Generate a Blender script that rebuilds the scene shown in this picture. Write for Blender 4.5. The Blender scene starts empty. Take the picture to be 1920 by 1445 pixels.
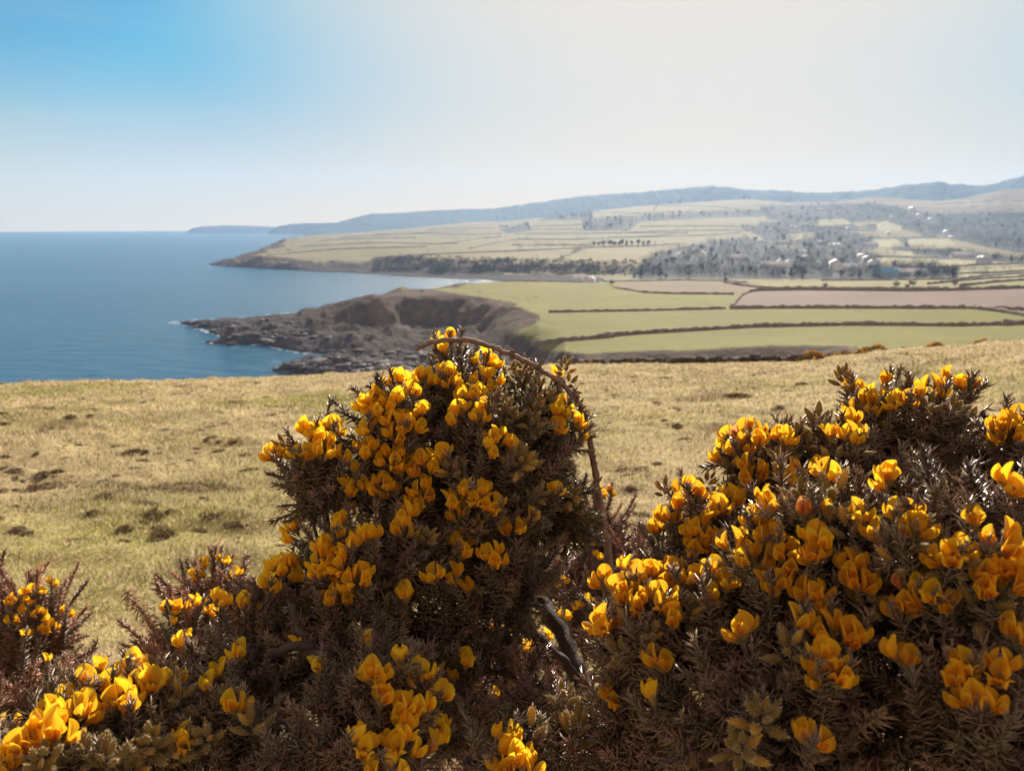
import bpy, math, random
import numpy as np
from mathutils import Vector, Matrix

random.seed(7)
rng = np.random.default_rng(7)
scene = bpy.context.scene

# ------------------------------------------------------------ camera
HC = 62.0                       # eye height above the sea
FPX = 1440.0                    # focal length in photo pixels (1920 wide)
PITCH = math.radians(11.93)
cam_d = bpy.data.cameras.new("camera")
cam = bpy.data.objects.new("camera", cam_d)
scene.collection.objects.link(cam)
scene.camera = cam
cam.location = (0, 0, HC)
cam.rotation_euler = (math.radians(90) - PITCH, 0, 0)
cam_d.sensor_width = 36.0
cam_d.lens = 36.0 * FPX / 1920.0
cam_d.clip_start = 0.05
cam_d.clip_end = 40000
cam_d.dof.use_dof = True
cam_d.dof.focus_distance = 0.72
cam_d.dof.aperture_fstop = 12.5

# ------------------------------------------------------------ light
SUN_EL = math.radians(27)
SUN_AZ = math.radians(12.5)      # to the right of +Y
SKY_TINT = (0.05, 0.43, 0.60)
HORIZON_SUN = (7.9, 4.9, 1.5)
BACK_FILL = (5.0, 3.7, 3.1)  # unseen sky behind the camera, brightened and warmed as added fill
CREAM = (5.8, 5.05, 4.2)
HORIZON = (7.3, 5.6, 3.6)
world = bpy.data.worlds.new("World")
scene.world = world
world.use_nodes = True
nt = world.node_tree
nt.nodes.clear()
sky = nt.nodes.new("ShaderNodeTexSky")
sky.sky_type = 'NISHITA'
sky.sun_disc = False
sky.sun_elevation = SUN_EL
sky.sun_rotation = SUN_AZ
sky.altitude = 60
sky.air_density = 1.0
sky.dust_density = 1.2
sky.ozone_density = 1.5
bg = nt.nodes.new("ShaderNodeBackground")
bg.inputs[1].default_value = 0.10
wo = nt.nodes.new("ShaderNodeOutputWorld")
# sky texture, with the pale glow round the sun, the milky horizon and a thin cirrus veil
def wn(t, **kw):
    x = nt.nodes.new(t)
    for k, v in kw.items(): setattr(x, k, v)
    return x
def wl(a, b): nt.links.new(a, b)
def wmath(op, a, b=None, c=None):
    x = wn("ShaderNodeMath", operation=op)
    for i, v in enumerate((a, b, c)):
        if v is None: continue
        if isinstance(v, (int, float)): x.inputs[i].default_value = v
        else: wl(v, x.inputs[i])
    return x.outputs[0]
def wrange(v, a, b, c, d):
    x = wn("ShaderNodeMapRange", interpolation_type='SMOOTHSTEP')
    for i, q in enumerate((a, b, c, d)): x.inputs[i + 1].default_value = q
    wl(v, x.inputs[0]); return x.outputs[0]
tc = wn("ShaderNodeTexCoord")
sep = wn("ShaderNodeSeparateXYZ"); wl(tc.outputs['Generated'], sep.inputs[0])
dot = wn("ShaderNodeVectorMath", operation='DOT_PRODUCT'); wl(tc.outputs['Generated'], dot.inputs[0])
dot.inputs[1].default_value = (math.sin(SUN_AZ) * math.cos(SUN_EL), math.cos(SUN_AZ) * math.cos(SUN_EL), math.sin(SUN_EL))
mp = wn("ShaderNodeMapping"); mp.inputs['Scale'].default_value = (1.2, 1.2, 9.0); mp.inputs['Rotation'].default_value = (0.1, 0.06, 0)
nz = wn("ShaderNodeTexNoise"); nz.inputs['Scale'].default_value = 2.2; nz.inputs['Detail'].default_value = 5; nz.inputs['Distortion'].default_value = 0.6
wl(tc.outputs['Generated'], mp.inputs[0]); wl(mp.outputs[0], nz.inputs['Vector'])
glow = wrange(dot.outputs['Value'], 0.785, 0.99, 0.0, 0.95)
hor0 = wrange(sep.outputs['Z'], 0.26, -0.03, 0.0, 1.0)
hor = wmath('MULTIPLY', hor0, wmath('MULTIPLY', hor0, 0.97))
veil = wrange(nz.outputs[0], 0.45, 0.8, 0.0, 0.12)
fac = wmath('SUBTRACT', 1.0, wmath('MULTIPLY', wmath('SUBTRACT', 1.0, glow), wmath('SUBTRACT', 1.0, veil)))
gm = wn("ShaderNodeVectorMath", operation='MULTIPLY'); wl(sky.outputs[0], gm.inputs[0]); gm.inputs[1].default_value = SKY_TINT
mnn = wn("ShaderNodeVectorMath", operation='MINIMUM'); wl(gm.outputs[0], mnn.inputs[0]); mnn.inputs[1].default_value = (1.15, 3.0, 4.7)
mx = wn("ShaderNodeMix", data_type='RGBA'); wl(fac, mx.inputs[0]); wl(mnn.outputs[0], mx.inputs[6]); mx.inputs[7].default_value = (*CREAM, 1)
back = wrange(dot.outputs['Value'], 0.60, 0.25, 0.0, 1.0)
mb = wn("ShaderNodeMix", data_type='RGBA'); wl(back, mb.inputs[0]); wl(mx.outputs[2], mb.inputs[6]); mb.inputs[7].default_value = (*BACK_FILL, 1)
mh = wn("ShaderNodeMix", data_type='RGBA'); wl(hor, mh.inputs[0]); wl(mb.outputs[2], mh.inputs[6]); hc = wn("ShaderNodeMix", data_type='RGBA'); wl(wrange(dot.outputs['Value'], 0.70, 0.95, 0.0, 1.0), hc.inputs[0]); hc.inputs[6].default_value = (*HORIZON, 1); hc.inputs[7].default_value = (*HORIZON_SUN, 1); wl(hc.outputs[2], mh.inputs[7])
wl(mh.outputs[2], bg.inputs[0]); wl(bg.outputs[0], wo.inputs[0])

sun_d = bpy.data.lights.new("sun", 'SUN')
sun_d.energy = 5.0
sun_d.angle = math.radians(0.53)
sun_d.color = (1.0, 0.90, 0.75)
sun = bpy.data.objects.new("sun", sun_d)
scene.collection.objects.link(sun)
sdir = Vector((math.sin(SUN_AZ) * math.cos(SUN_EL), math.cos(SUN_AZ) * math.cos(SUN_EL), math.sin(SUN_EL)))
sun.rotation_euler = sdir.to_track_quat('Z', 'Y').to_euler()
sun.location = (0, 0, 200)

scene.view_settings.view_transform = 'Standard'
scene.view_settings.look = 'None'
scene.view_settings.exposure = 0.58
scene.view_settings.gamma = 1.0
scene.cycles.max_bounces = 7
scene.cycles.diffuse_bounces = 3
scene.cycles.glossy_bounces = 2
scene.cycles.transmission_bounces = 4
scene.cycles.volume_bounces = 1
scene.cycles.caustics_reflective = False
scene.cycles.caustics_refractive = False
scene.cycles.use_denoising = True
scene.cycles.use_adaptive_sampling = True
scene.cycles.adaptive_threshold = 0.02

# ------------------------------------------------------------ projection helpers
CP, SP = math.cos(PITCH), math.sin(PITCH)
def ray(x, y):
    u = (x - 960.0) / FPX; v = (722.5 - y) / FPX
    return np.array([u, CP + v * SP, -SP + v * CP])
def PZ(x, y, z):
    d = ray(x, y); t = (z - HC) / d[2]
    return (d[0] * t, d[1] * t)
def PR(x, y, r):
    """pixel + horizontal distance -> (az, r, z)"""
    d = ray(x, y); h = math.hypot(d[0], d[1])
    return (math.atan2(d[0], d[1]), r, HC + r * d[2] / h)
def ZR(x, r, z):
    """pixel column + distance + height -> (az, r, z)"""
    lo, hi = -3000.0, 6000.0
    for _ in range(50):
        m = (lo + hi) / 2
        if PR(x, m, r)[2] > z: lo = m
        else: hi = m
    a = PR(x, (lo + hi) / 2, r)
    return (a[0], r, z)
def proj(X, Y, Z):
    dz = Z - HC
    dep = Y * CP - dz * SP
    up = Y * SP + dz * CP
    dep = np.where(dep < 1e-3, 1e-3, dep)
    return 960 + FPX * X / dep, 722.5 - FPX * up / dep

# ------------------------------------------------------------ noise
def _hash(ix, iy, s):
    n = (ix.astype(np.int64) * 374761393 + iy.astype(np.int64) * 668265263 + s * 974634777) & 0x7fffffff
    n = ((n ^ (n >> 13)) * 1274126177) & 0x7fffffff
    n = n ^ (n >> 16)
    return (n & 0xffff) / 65535.0
def vnoise(x, y, s=0):
    ix = np.floor(x); iy = np.floor(y)
    fx = x - ix; fy = y - iy
    fx = fx * fx * (3 - 2 * fx); fy = fy * fy * (3 - 2 * fy)
    a = _hash(ix, iy, s); b = _hash(ix + 1, iy, s); c = _hash(ix, iy + 1, s); d = _hash(ix + 1, iy + 1, s)
    return (a * (1 - fx) + b * fx) * (1 - fy) + (c * (1 - fx) + d * fx) * fy
def fbm(x, y, wl, octv=4, s=0, ridged=False):
    t = 0; a = 1.0; tot = 0
    for o in range(octv):
        n = vnoise(x / wl + 17.3 * o, y / wl - 9.1 * o, s + o)
        if ridged: n = 1 - np.abs(2 * n - 1)
        t = t + a * (n - 0.5); tot += a * 0.5
        a *= 0.5; wl *= 0.5
    return t / tot          # about -1..1
def inpoly(px, py, poly):
    ins = np.zeros(px.shape, bool)
    n = len(poly)
    for i in range(n):
        x1, y1 = poly[i]; x2, y2 = poly[(i + 1) % n]
        if y1 == y2: continue
        c = ((y1 > py) != (y2 > py)) & (px < (x2 - x1) * (py - y1) / (y2 - y1) + x1)
        ins ^= c
    return ins
def distpoly(px, py, poly, closed=True):
    d = np.full(px.shape, 1e18)
    n = len(poly)
    for i in range(n if closed else n - 1):
        x1, y1 = poly[i]; x2, y2 = poly[(i + 1) % n]
        dx, dy = x2 - x1, y2 - y1
        t = np.clip(((px - x1) * dx + (py - y1) * dy) / (dx * dx + dy * dy + 1e-9), 0, 1)
        d = np.minimum(d, (px - x1 - t * dx) ** 2 + (py - y1 - t * dy) ** 2)
    return np.sqrt(d)

# ------------------------------------------------------------ object helpers
COL = scene.collection
def tag(o, label=None, cat=None, group=None, kind=None):
    if label: o["label"] = label
    if cat: o["category"] = cat
    if group: o["group"] = group
    if kind: o["kind"] = kind
    return o
def make_mesh(name, V, Fs, mats, col=None, midx=None, smooth=False, attrs=None):
    """V (n,3); Fs list of (m,k) int arrays (tris and quads)"""
    me = bpy.data.meshes.new(name)
    V = np.asarray(V, np.float32)
    Fs = [np.asarray(f, np.int32) for f in (Fs if isinstance(Fs, list) else [Fs]) if len(f)]
    me.vertices.add(len(V)); me.vertices.foreach_set("co", V.ravel())
    nl = sum(f.size for f in Fs); npoly = sum(len(f) for f in Fs)
    me.loops.add(nl); me.loops.foreach_set("vertex_index", np.concatenate([f.ravel() for f in Fs]))
    me.polygons.add(npoly)
    tot = np.concatenate([np.full(len(f), f.shape[1], np.int32) for f in Fs])
    st = np.concatenate([[0], np.cumsum(tot)[:-1]]).astype(np.int32)
    me.polygons.foreach_set("loop_start", st)
    if midx is not None: me.polygons.foreach_set("material_index", np.asarray(midx, np.int32))
    if smooth: me.polygons.foreach_set("use_smooth", np.ones(npoly, bool))
    for m in (mats if isinstance(mats, (list, tuple)) else [mats]): me.materials.append(m)
    if col is not None:
        c = np.ones((len(V), 4), np.float32); c[:, :3] = col
        a = me.color_attributes.new("Col", 'FLOAT_COLOR', 'POINT'); a.data.foreach_set("color", c.ravel())
    if attrs:
        for k, v in attrs.items():
            a = me.attributes.new(k, 'FLOAT', 'POINT'); a.data.foreach_set("value", np.asarray(v, np.float32))
    me.update(calc_edges=True)
    return me
def link(name, data, parent=None, loc=None):
    o = bpy.data.objects.new(name, data)
    COL.objects.link(o)
    if parent is not None: o.parent = parent
    if loc is not None: o.location = loc
    return o
class MB:
    """collects pieces into one mesh"""
    def __init__(s): s.v = []; s.f3 = []; s.f4 = []; s.c = []; s.n = 0; s.m3 = []; s.m4 = []
    def add(s, V, F, col=(1, 1, 1), m=0):
        V = np.asarray(V, float).reshape(-1, 3); F = np.asarray(F, int)
        s.v.append(V); c = np.empty((len(V), 3)); c[:] = col; s.c.append(c)
        if len(F):
            if F.shape[1] == 3: s.f3.append(F + s.n); s.m3.append(np.full(len(F), m))
            else: s.f4.append(F + s.n); s.m4.append(np.full(len(F), m))
        s.n += len(V)
    def tube(s, pts, rad, sides=6, col=(1, 1, 1), m=0, jit=0.0):
        pts = np.asarray(pts, float); n = len(pts)
        rad = np.broadcast_to(np.asarray(rad, float), (n,))
        V = []
        T = np.gradient(pts, axis=0); T /= np.linalg.norm(T, axis=1)[:, None] + 1e-9
        up = np.array([0.13, 0.9, 0.41]) if abs(T[0][1]) < 0.8 else np.array([1., 0.1, 0.2])
        for i in range(n):
            a = np.cross(T[i], up); a /= np.linalg.norm(a); b = np.cross(T[i], a)
            for k in range(sides):
                t = 2 * math.pi * k / sides
                rr = rad[i] * (1 + jit * (random.random() - .5))
                V.append(pts[i] + rr * (math.cos(t) * a + math.sin(t) * b))
        V.append(pts[0]); V.append(pts[-1])
        F = [[i * sides + k, i * sides + (k + 1) % sides, (i + 1) * sides + (k + 1) % sides, (i + 1) * sides + k] for i in range(n - 1) for k in range(sides)]
        base = s.n
        s.add(V, F, col, m)
        caps = [[n * sides, (k + 1) % sides, k] for k in range(sides)] + [[n * sides + 1, (n - 1) * sides + k, (n - 1) * sides + (k + 1) % sides] for k in range(sides)]
        s.f3.append(np.array(caps) + base); s.m3.append(np.full(len(caps), m))
    def mesh(s, name, mats, smooth=False):
        F = []; mi = []
        if s.f3: F.append(np.concatenate(s.f3)); mi.append(np.concatenate(s.m3))
        if s.f4: F.append(np.concatenate(s.f4)); mi.append(np.concatenate(s.m4))
        return make_mesh(name, np.concatenate(s.v), F, mats, col=np.concatenate(s.c), midx=np.concatenate(mi), smooth=smooth)

# ------------------------------------------------------------ materials
def new_mat(name):
    m = bpy.data.materials.new(name); m.use_nodes = True
    n = m.node_tree; n.nodes.clear()
    return m, n
def N(n, t, **kw):
    x = n.nodes.new(t)
    for k, v in kw.items():
        if k in x.inputs: x.inputs[k].default_value = v
        else: setattr(x, k, v)
    return x
def vc_mat(name, rough=0.7, transl=0.0, spec=0.3, noise=None, nz_amt=0.25, bump=None, tint=(1, 1, 1), tcol=None, sheen=0.0, coat=0.0, base=None):
    """vertex-colour material with procedural noise, optional bump and translucency"""
    m, n = new_mat(name)
    if base is None:
        src = N(n, "ShaderNodeVertexColor", layer_name="Col").outputs[0]
    else:
        rgb = N(n, "ShaderNodeRGB"); rgb.outputs[0].default_value = (*base, 1); src = rgb.outputs[0]
    tcn = N(n, "ShaderNodeTexCoord")
    if noise:
        no = N(n, "ShaderNodeTexNoise", Scale=noise, Detail=4.0, Roughness=0.6)
        n.links.new(tcn.outputs['Object'], no.inputs['Vector'])
        mr = N(n, "ShaderNodeMapRange"); mr.inputs[1].default_value = .3; mr.inputs[2].default_value = .7
        mr.inputs[3].default_value = 1 - nz_amt; mr.inputs[4].default_value = 1 + nz_amt
        n.links.new(no.outputs[0], mr.inputs[0])
        mu = N(n, "ShaderNodeVectorMath", operation='SCALE')
        n.links.new(src, mu.inputs[0]); n.links.new(mr.outputs[0], mu.inputs['Scale']); src = mu.outputs[0]
    p = N(n, "ShaderNodeBsdfPrincipled", Roughness=rough)
    p.inputs['Specular IOR Level'].default_value = spec
    if sheen: p.inputs['Sheen Weight'].default_value = sheen; p.inputs['Sheen Roughness'].default_value = 0.3
    if coat: p.inputs['Coat Weight'].default_value = coat
    n.links.new(src, p.inputs['Base Color'])
    if bump:
        bn = N(n, "ShaderNodeTexNoise", Scale=bump[0], Detail=5.0, Roughness=0.65)
        n.links.new(tcn.outputs['Object'], bn.inputs['Vector'])
        b = N(n, "ShaderNodeBump", Strength=bump[1], Distance=bump[2])
        n.links.new(bn.outputs[0], b.inputs['Height']); n.links.new(b.outputs[0], p.inputs['Normal'])
    out = N(n, "ShaderNodeOutputMaterial")
    if transl > 0:
        t = N(n, "ShaderNodeBsdfTranslucent")
        if tcol: t.inputs[0].default_value = (*tcol, 1)
        else: n.links.new(src, t.inputs[0])
        ms = N(n, "ShaderNodeMixShader"); ms.inputs[0].default_value = transl
        n.links.new(p.outputs[0], ms.inputs[1]); n.links.new(t.outputs[0], ms.inputs[2]); n.links.new(ms.outputs[0], out.inputs[0])
    else:
        n.links.new(p.outputs[0], out.inputs[0])
    return m

# ------------------------------------------------------------ terrain heights
EDGE = [(-400, 726), (0, 722), (400, 716), (600, 706), (760, 697), (1000, 689), (1300, 686), (1490, 683), (1560, 674), (1650, 663), (1750, 656), (1920, 642), (2400, 622)]
def ipx(x, tab): return float(np.interp(x, [a for a, _ in tab], [b for _, b in tab]))
XS = [-400, 0, 300, 500, 600, 700, 800, 900, 1000, 1150, 1300, 1490, 1560, 1650, 1750, 1920, 2400]
def edge_knots(r, dz):
    out = []
    for x in XS:
        a, rr, z = PR(x, ipx(x, EDGE), r); out.append((a, rr, z + dz))
    return out
curves = []
def const(r, z): return [ZR(x, r, z) for x in (-400, 2400)]
curves.append(const(0.2, HC - 1.62))
def field_knot(r):
    out = []
    for x in XS:
        a, rr, ze = PR(x, ipx(x, EDGE), 60.0)
        t = r / 60.0
        z = (HC - 1.6) * (1 - t) + ze * t + 1.1 * math.sin(math.pi * t) * 0.55
        out.append((a, r, z))
    return out
for r in (3, 8, 18, 30, 42, 52): curves.append(field_knot(r))
curves.append(edge_knots(60, 0.0))
curves.append(edge_knots(72, -1.2))
curves.append(edge_knots(100, -6))
curves.append(edge_knots(150, -11))
def Y(*k): return [PR(*a) for a in k]
def Zk(*k): return [ZR(*a) for a in k]
# low shore / ravine floor
curves.append(Zk((-400, 290, 4), (900, 280, 4.5), (960, 270, 6)) + Zk((1020, 245, 12), (1100, 224, 19), (1500, 224, 21)) + Y((1600, 664, 205), (1750, 658, 205), (1920, 644, 205), (2400, 630, 205)))
curves.append(Zk((-400, 350, 4), (600, 350, 4), (800, 350, 5), (900, 335, 6), (960, 310, 9), (1010, 275, 15)) + Y((1060, 662, 240), (1100, 664, 236), (1290, 656, 236), (1450, 647, 238), (1600, 650, 240), (1750, 650, 240), (1920, 640, 240), (2400, 625, 240)))
curves.append(Zk((-400, 400, 3), (560, 400, 4), (640, 408, 5), (700, 408, 6), (850, 402, 7), (900, 385, 10), (930, 352, 13)) + Y((1010, 640, 285), (1060, 635, 272), (1100, 634, 272), (1500, 632, 275), (1920, 628, 275), (2400, 622, 275)))
curves.append(Zk((-400, 440, 3), (450, 440, 3), (560, 440, 6)) + Y((600, 597, 440), (640, 574, 440), (700, 556, 435), (800, 555, 432), (900, 560, 425), (960, 572, 395), (1010, 592, 345), (1060, 606, 322), (1100, 611, 313), (1500, 612, 312), (1920, 612, 312), (2400, 610, 312)))
curves.append(Zk((-400, 500, 1), (450, 495, 2.5), (560, 495, 5), (640, 480, 14)) + Y((700, 553.5, 460), (800, 549, 470), (900, 550, 470), (1000, 566, 430), (1100, 578, 392), (1500, 581, 385), (1920, 580, 385), (2400, 578, 385)))
curves.append(Zk((-400, 560, -3), (560, 560, -3), (700, 550, 6), (760, 560, 16)) + Y((850, 543, 545), (900, 541, 530), (1000, 545, 510), (1100, 549, 490), (1500, 548, 490), (1920, 546, 490), (2400, 545, 490)))
curves.append(Zk((-400, 640, -5), (700, 640, -3), (800, 640, 8)) + Y((870, 531.5, 610), (920, 528, 605), (1000, 527, 600), (1100, 530, 600), (1500, 529, 600), (1920, 528, 600), (2400, 527, 600)))
curves.append(Zk((-400, 780, -6), (900, 780, -5), (1000, 780, 1), (1300, 780, 4), (1600, 780, 5)) + Y((1750, 521, 780), (1920, 520, 780), (2400, 518, 780)))
curves.append(Zk((-400, 1230, -4), (395, 1215, 1), (560, 1080, 2), (700, 1005, 2), (860, 915, 2), (1000, 900, 3), (1300, 900, 6), (1600, 900, 8)) + Y((1700, 516, 900), (1920, 514, 900), (2400, 510, 900)))
CLF = [(390, 495), (440, 487), (490, 480), (600, 487), (700, 489), (760, 481), (900, 484), (1050, 489), (1200, 491), (1300, 500), (1450, 505), (1600, 508), (1750, 504), (1920, 500), (2400, 495)]
curves.append(Zk((-400, 1290, -4)) + Y(*[(x, y, float(np.interp(x, [390, 560, 700, 860, 1000, 2400], [1265, 1140, 1070, 990, 970, 970]))) for x, y in CLF]))
curves.append(Zk((-400, 1500, -8), (400, 1500, -4)) + Y((450, 484, 1400), (500, 471, 1400), (600, 466, 1400), (700, 463, 1380), (900, 463, 1360), (1100, 464, 1350), (1300, 472, 1350), (1500, 480, 1350), (1700, 480, 1350), (1920, 480, 1350), (2400, 478, 1350)))
curves.append(Zk((-400, 2000, -10), (480, 2000, -8)) + Y((510, 463, 2000), (535, 450, 2000), (560, 447, 2000), (600, 447, 2000), (700, 444, 2000), (900, 441, 2000), (1100, 438, 2000), (1300, 440, 2000), (1500, 444, 2000), (1700, 450, 2000), (1920, 452, 2000), (2400, 450, 2000)))
curves.append(Zk((-400, 2700, -12), (530, 2700, -10)) + Y((560, 446, 2700), (600, 440, 2700), (700, 436, 2700), (800, 431, 2700), (900, 424, 2700), (1000, 418, 2700), (1100, 408, 2700), (1200, 402, 2700), (1300, 400, 2700), (1500, 404, 2700), (1700, 412, 2700), (1920, 415, 2700), (2400, 410, 2700)))
MID = [(560, 445), (620, 440), (700, 433), (800, 424), (880, 416), (950, 414), (1000, 409), (1080, 401), (1130, 393), (1200, 385), (1280, 380), (1340, 376), (1400, 373), (1480, 380), (1560, 377), (1640, 368), (1700, 372), (1750, 376), (1810, 371), (1850, 361), (1885, 353), (1920, 352), (2000, 340), (2400, 330)]
curves.append(Zk((-400, 3400, -14), (545, 3400, -12)) + Y(*[(x, y, 3400) for x, y in MID]))
def low(r, f, base, tab, cut):
    out = Zk((-400, r, -14), (cut, r, -14))
    for x, y in tab:
        if x > cut: out.append(ZR(x, r, max(base, PR(x, y, r)[2] * f)))
    return out
BLUE = [(560, 443), (600, 431), (650, 412), (700, 398), (800, 393), (900, 391), (940, 388), (1000, 378), (1050, 369), (1120, 362), (1200, 357), (1280, 350), (1330, 345), (1365, 347), (1400, 352), (1450, 352), (1520, 359), (1580, 356), (1640, 352), (1670, 346), (1700, 341), (1750, 336), (1790, 341), (1830, 344), (1860, 341), (1880, 336), (1920, 324), (2000, 312), (2400, 300)]
curves.append(low(3750, .45, 8, MID, 560))
curves.append(low(3950, .45, 12, BLUE, 570))
curves.append(Zk((-400, 4400, -14), (552, 4400, -14)) + Y(*[(x, y, 4400) for x, y in BLUE]))
curves.append(Zk((-400, 4700, -14), (505, 4700, -14), (2400, 4700, 30)))
curves.append(Zk((-400, 4900, -14), (496, 4900, -14)) + Y((503, 437, 4900), (520, 425, 4900), (545, 418, 4900), (640, 413, 4900), (700, 414, 4900), (900, 410, 4900)) + Zk((2400, 4900, 20)))
curves.append(Zk((-400, 5200, -14), (430, 5200, -14), (560, 5200, -14), (2400, 5200, 0)))
curves.append(Zk((-400, 5700, -14), (346, 5700, -14)) + Y((358, 430.5, 5700), (380, 424.5, 5700), (420, 421.5, 5700), (500, 423, 5700), (640, 424, 5700)) + Zk((2400, 5700, 0)))
curves.append(const(6000, -14)); curves.append(const(6800, -14))

# coast: polygon of the sea (world coordinates)
def pr_xy(x, r):
    a, rr, z = ZR(x, r, 0); return (r * math.sin(a), r * math.cos(a))
COAST = [(-900, 40), (-330, 90), (-150, 150), (-95, 215), (-75, 262)] + [PZ(*a, 0) for a in [(600, 716), (560, 702), (516, 691), (546, 684), (575, 679), (606, 675), (642, 671), (618, 665), (560, 661), (522, 654), (500, 646), (440, 646), (392, 645), (420, 638), (445, 634), (402, 628), (378, 618), (340, 608), (318, 605), (345, 601)]] + \
    [pr_xy(*a) for a in [(420, 540), (520, 560), (620, 575), (720, 590), (800, 640), (880, 690), (960, 760), (1010, 830)]] + \
    [PZ(*a, 0) for a in [(1000, 530), (930, 528.5), (860, 526), (800, 521), (740, 517.5), (700, 515), (640, 511), (600, 510), (560, 507), (520, 505), (470, 502.5), (430, 500), (392, 497)]] + \
    [pr_xy(*a) for a in [(388, 1290), (430, 1500), (470, 1900), (500, 2450)]]
SEA = COAST + [(-9000, 2450), (-9000, 40)]

def height(AZ, R):
    cr = []; cz = []
    for k in curves:
        k = sorted(k); a = [p[0] for p in k]
        cr.append(np.interp(AZ, a, [p[1] for p in k])); cz.append(np.interp(AZ, a, [p[2] for p in k]))
    cr = np.array(cr); cz = np.array(cz)
    for i in range(1, len(cr)): cr[i] = np.maximum(cr[i], cr[i - 1] + .1)
    Z = np.full(np.broadcast(AZ, R).shape, 0.0)
    Z[:] = cz[0]
    for i in range(len(cr) - 1):
        t = (R - cr[i]) / (cr[i + 1] - cr[i])
        tt = np.clip(t, 0, 1)
        if i < 10: pass
        Z = np.where((t > 0), cz[i] + (cz[i + 1] - cz[i]) * tt, Z)
    return Z

# grid
azf = np.linspace(math.radians(-43), math.radians(43), 1150)
azb = np.linspace(math.radians(43), math.radians(360 - 43), 70)[1:-1]
NR = 1060
rows = np.concatenate([np.geomspace(0.25, 2.0, 24)[:-1], np.geomspace(2.0, 6700, NR)])
az = np.concatenate([azf, azb]); az_eff = np.where(az > math.pi, az - 2 * math.pi, az)
AZ, R = np.meshgrid(az_eff, rows)
X = R * np.sin(AZ); Yw = R * np.cos(AZ)
Z = height(AZ, R)
for _ in range(3):
    Zs = Z.copy(); Zs[1:-1] = (Z[:-2] + 2 * Z[1:-1] + Z[2:]) / 4
    w = np.clip((R - 4) / 20, 0, 1) * np.where((R > 56) & (R < 68), 0.3, 1.0); Z = Z * (1 - w) + Zs * w
# slope measure before noise
def slope_of(Z):
    dzr = np.gradient(Z, axis=0) / np.gradient(R, axis=0)
    dza = np.zeros_like(Z); nF = len(azf)
    dza[:, :nF] = np.gradient(Z[:, :nF], axis=1) / (R[:, :nF] * (azf[1] - azf[0]))
    return np.sqrt(dzr ** 2 + dza ** 2)
sl0 = slope_of(Z)
near = R < 70
PXx, PXy = proj(X, Yw, Z)
# roughness of wild ground
headland = (R > 235) & (R < 640) & (PXx < 1030)
wild = np.clip((sl0 - 0.10) / 0.12, 0, 1) * (R > 75)
for _ in range(6):
    wild[1:-1] = (wild[:-2] + wild[1:-1] * 2 + wild[2:]) / 4; wild[:, 1:-1] = (wild[:, :-2] + wild[:, 1:-1] * 2 + wild[:, 2:]) / 4
Z += np.where(R < 75, 0, wild * np.clip(R / 400, 0.3, 3.0) * (2.4 * fbm(X, Yw, 46, 5, 3, True) + 1.0 * fbm(X, Yw, 12, 3, 9)))
Z += np.where(R > 900, fbm(X, Yw, 260, 4, 21) * np.clip((R - 900) / 2500, 0, 1) * 5.0, 0)
Z += np.where(R > 3600, fbm(X, Yw, 700, 4, 25, True) * 8.0 * (Z > 5), 0)
Z += np.where((R > 420) & (R < 500) & (PXx > 560) & (PXx < 900), 1.3 * fbm(X, Yw, 24, 3, 19), 0)
gul = (R > 380) & (R < 470) & (PXx > 560) & (PXx < 1010)
Z += np.where(gul, np.exp(-((Z - 13) / 8) ** 2) * (3.2 * fbm(X + .5 * Yw, Yw * .25, 26, 4, 13, True) + 1.2 * fbm(X, Yw, 7, 3, 14)), 0)
# coast
insea = inpoly(X, Yw, SEA)
farz = R > 2430
sd = distpoly(X, Yw, COAST, closed=False)
jag = fbm(X, Yw, 30, 4, 5) * np.where(R < 640, 5.0, 5.0) * (R > 200)
sd_s = np.where(insea, -sd, sd) + jag
kk = np.where(R < 640, 0.22 + 0.25 * np.clip((PXx - 560) / 160, 0, 1), 0.75)
rock = fbm(X, Yw, 16, 4, 31, True) * 2.6 + fbm(X, Yw, 5, 2, 37) * 1.3
capz = -1.0 + np.maximum(sd_s, 0) * kk + np.where(R < 640, rock * np.clip(sd_s / 6, 0, 1), 0)
Zc = np.where(sd_s > 0, np.minimum(Z, capz), -1.0 + 0.12 * sd_s)
Zc = np.maximum(Zc, -13)
Z = np.where(farz | (R < 75), Z, Zc)
# low rocky platform relief
plat = (R > 230) & (R < 640) & (Z > -0.8) & (Z < 9) & (PXx < 930)
Z += np.where(plat, fbm(X + Yw * .4, Yw * 1.3, 13, 4, 41, True) * 2.8 + 0.5, 0)
# near field relief: gentle hummocks and small tussocks
nf = np.clip((66 - R) / 10, 0, 1) * np.clip((R - 0.5) / 3, 0, 1)
hum = fbm(X, Yw, 3.2, 3, 51) * 0.07 + np.maximum(fbm(X, Yw * 1.3, 0.6, 2, 55), 0) * 0.10 + np.maximum(fbm(X, Yw * 1.3, 1.3, 2, 57) - .1, 0) * 0.22
Z += nf * hum
sl = slope_of(Z)
PXx, PXy = proj(X, Yw, Z)

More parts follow.
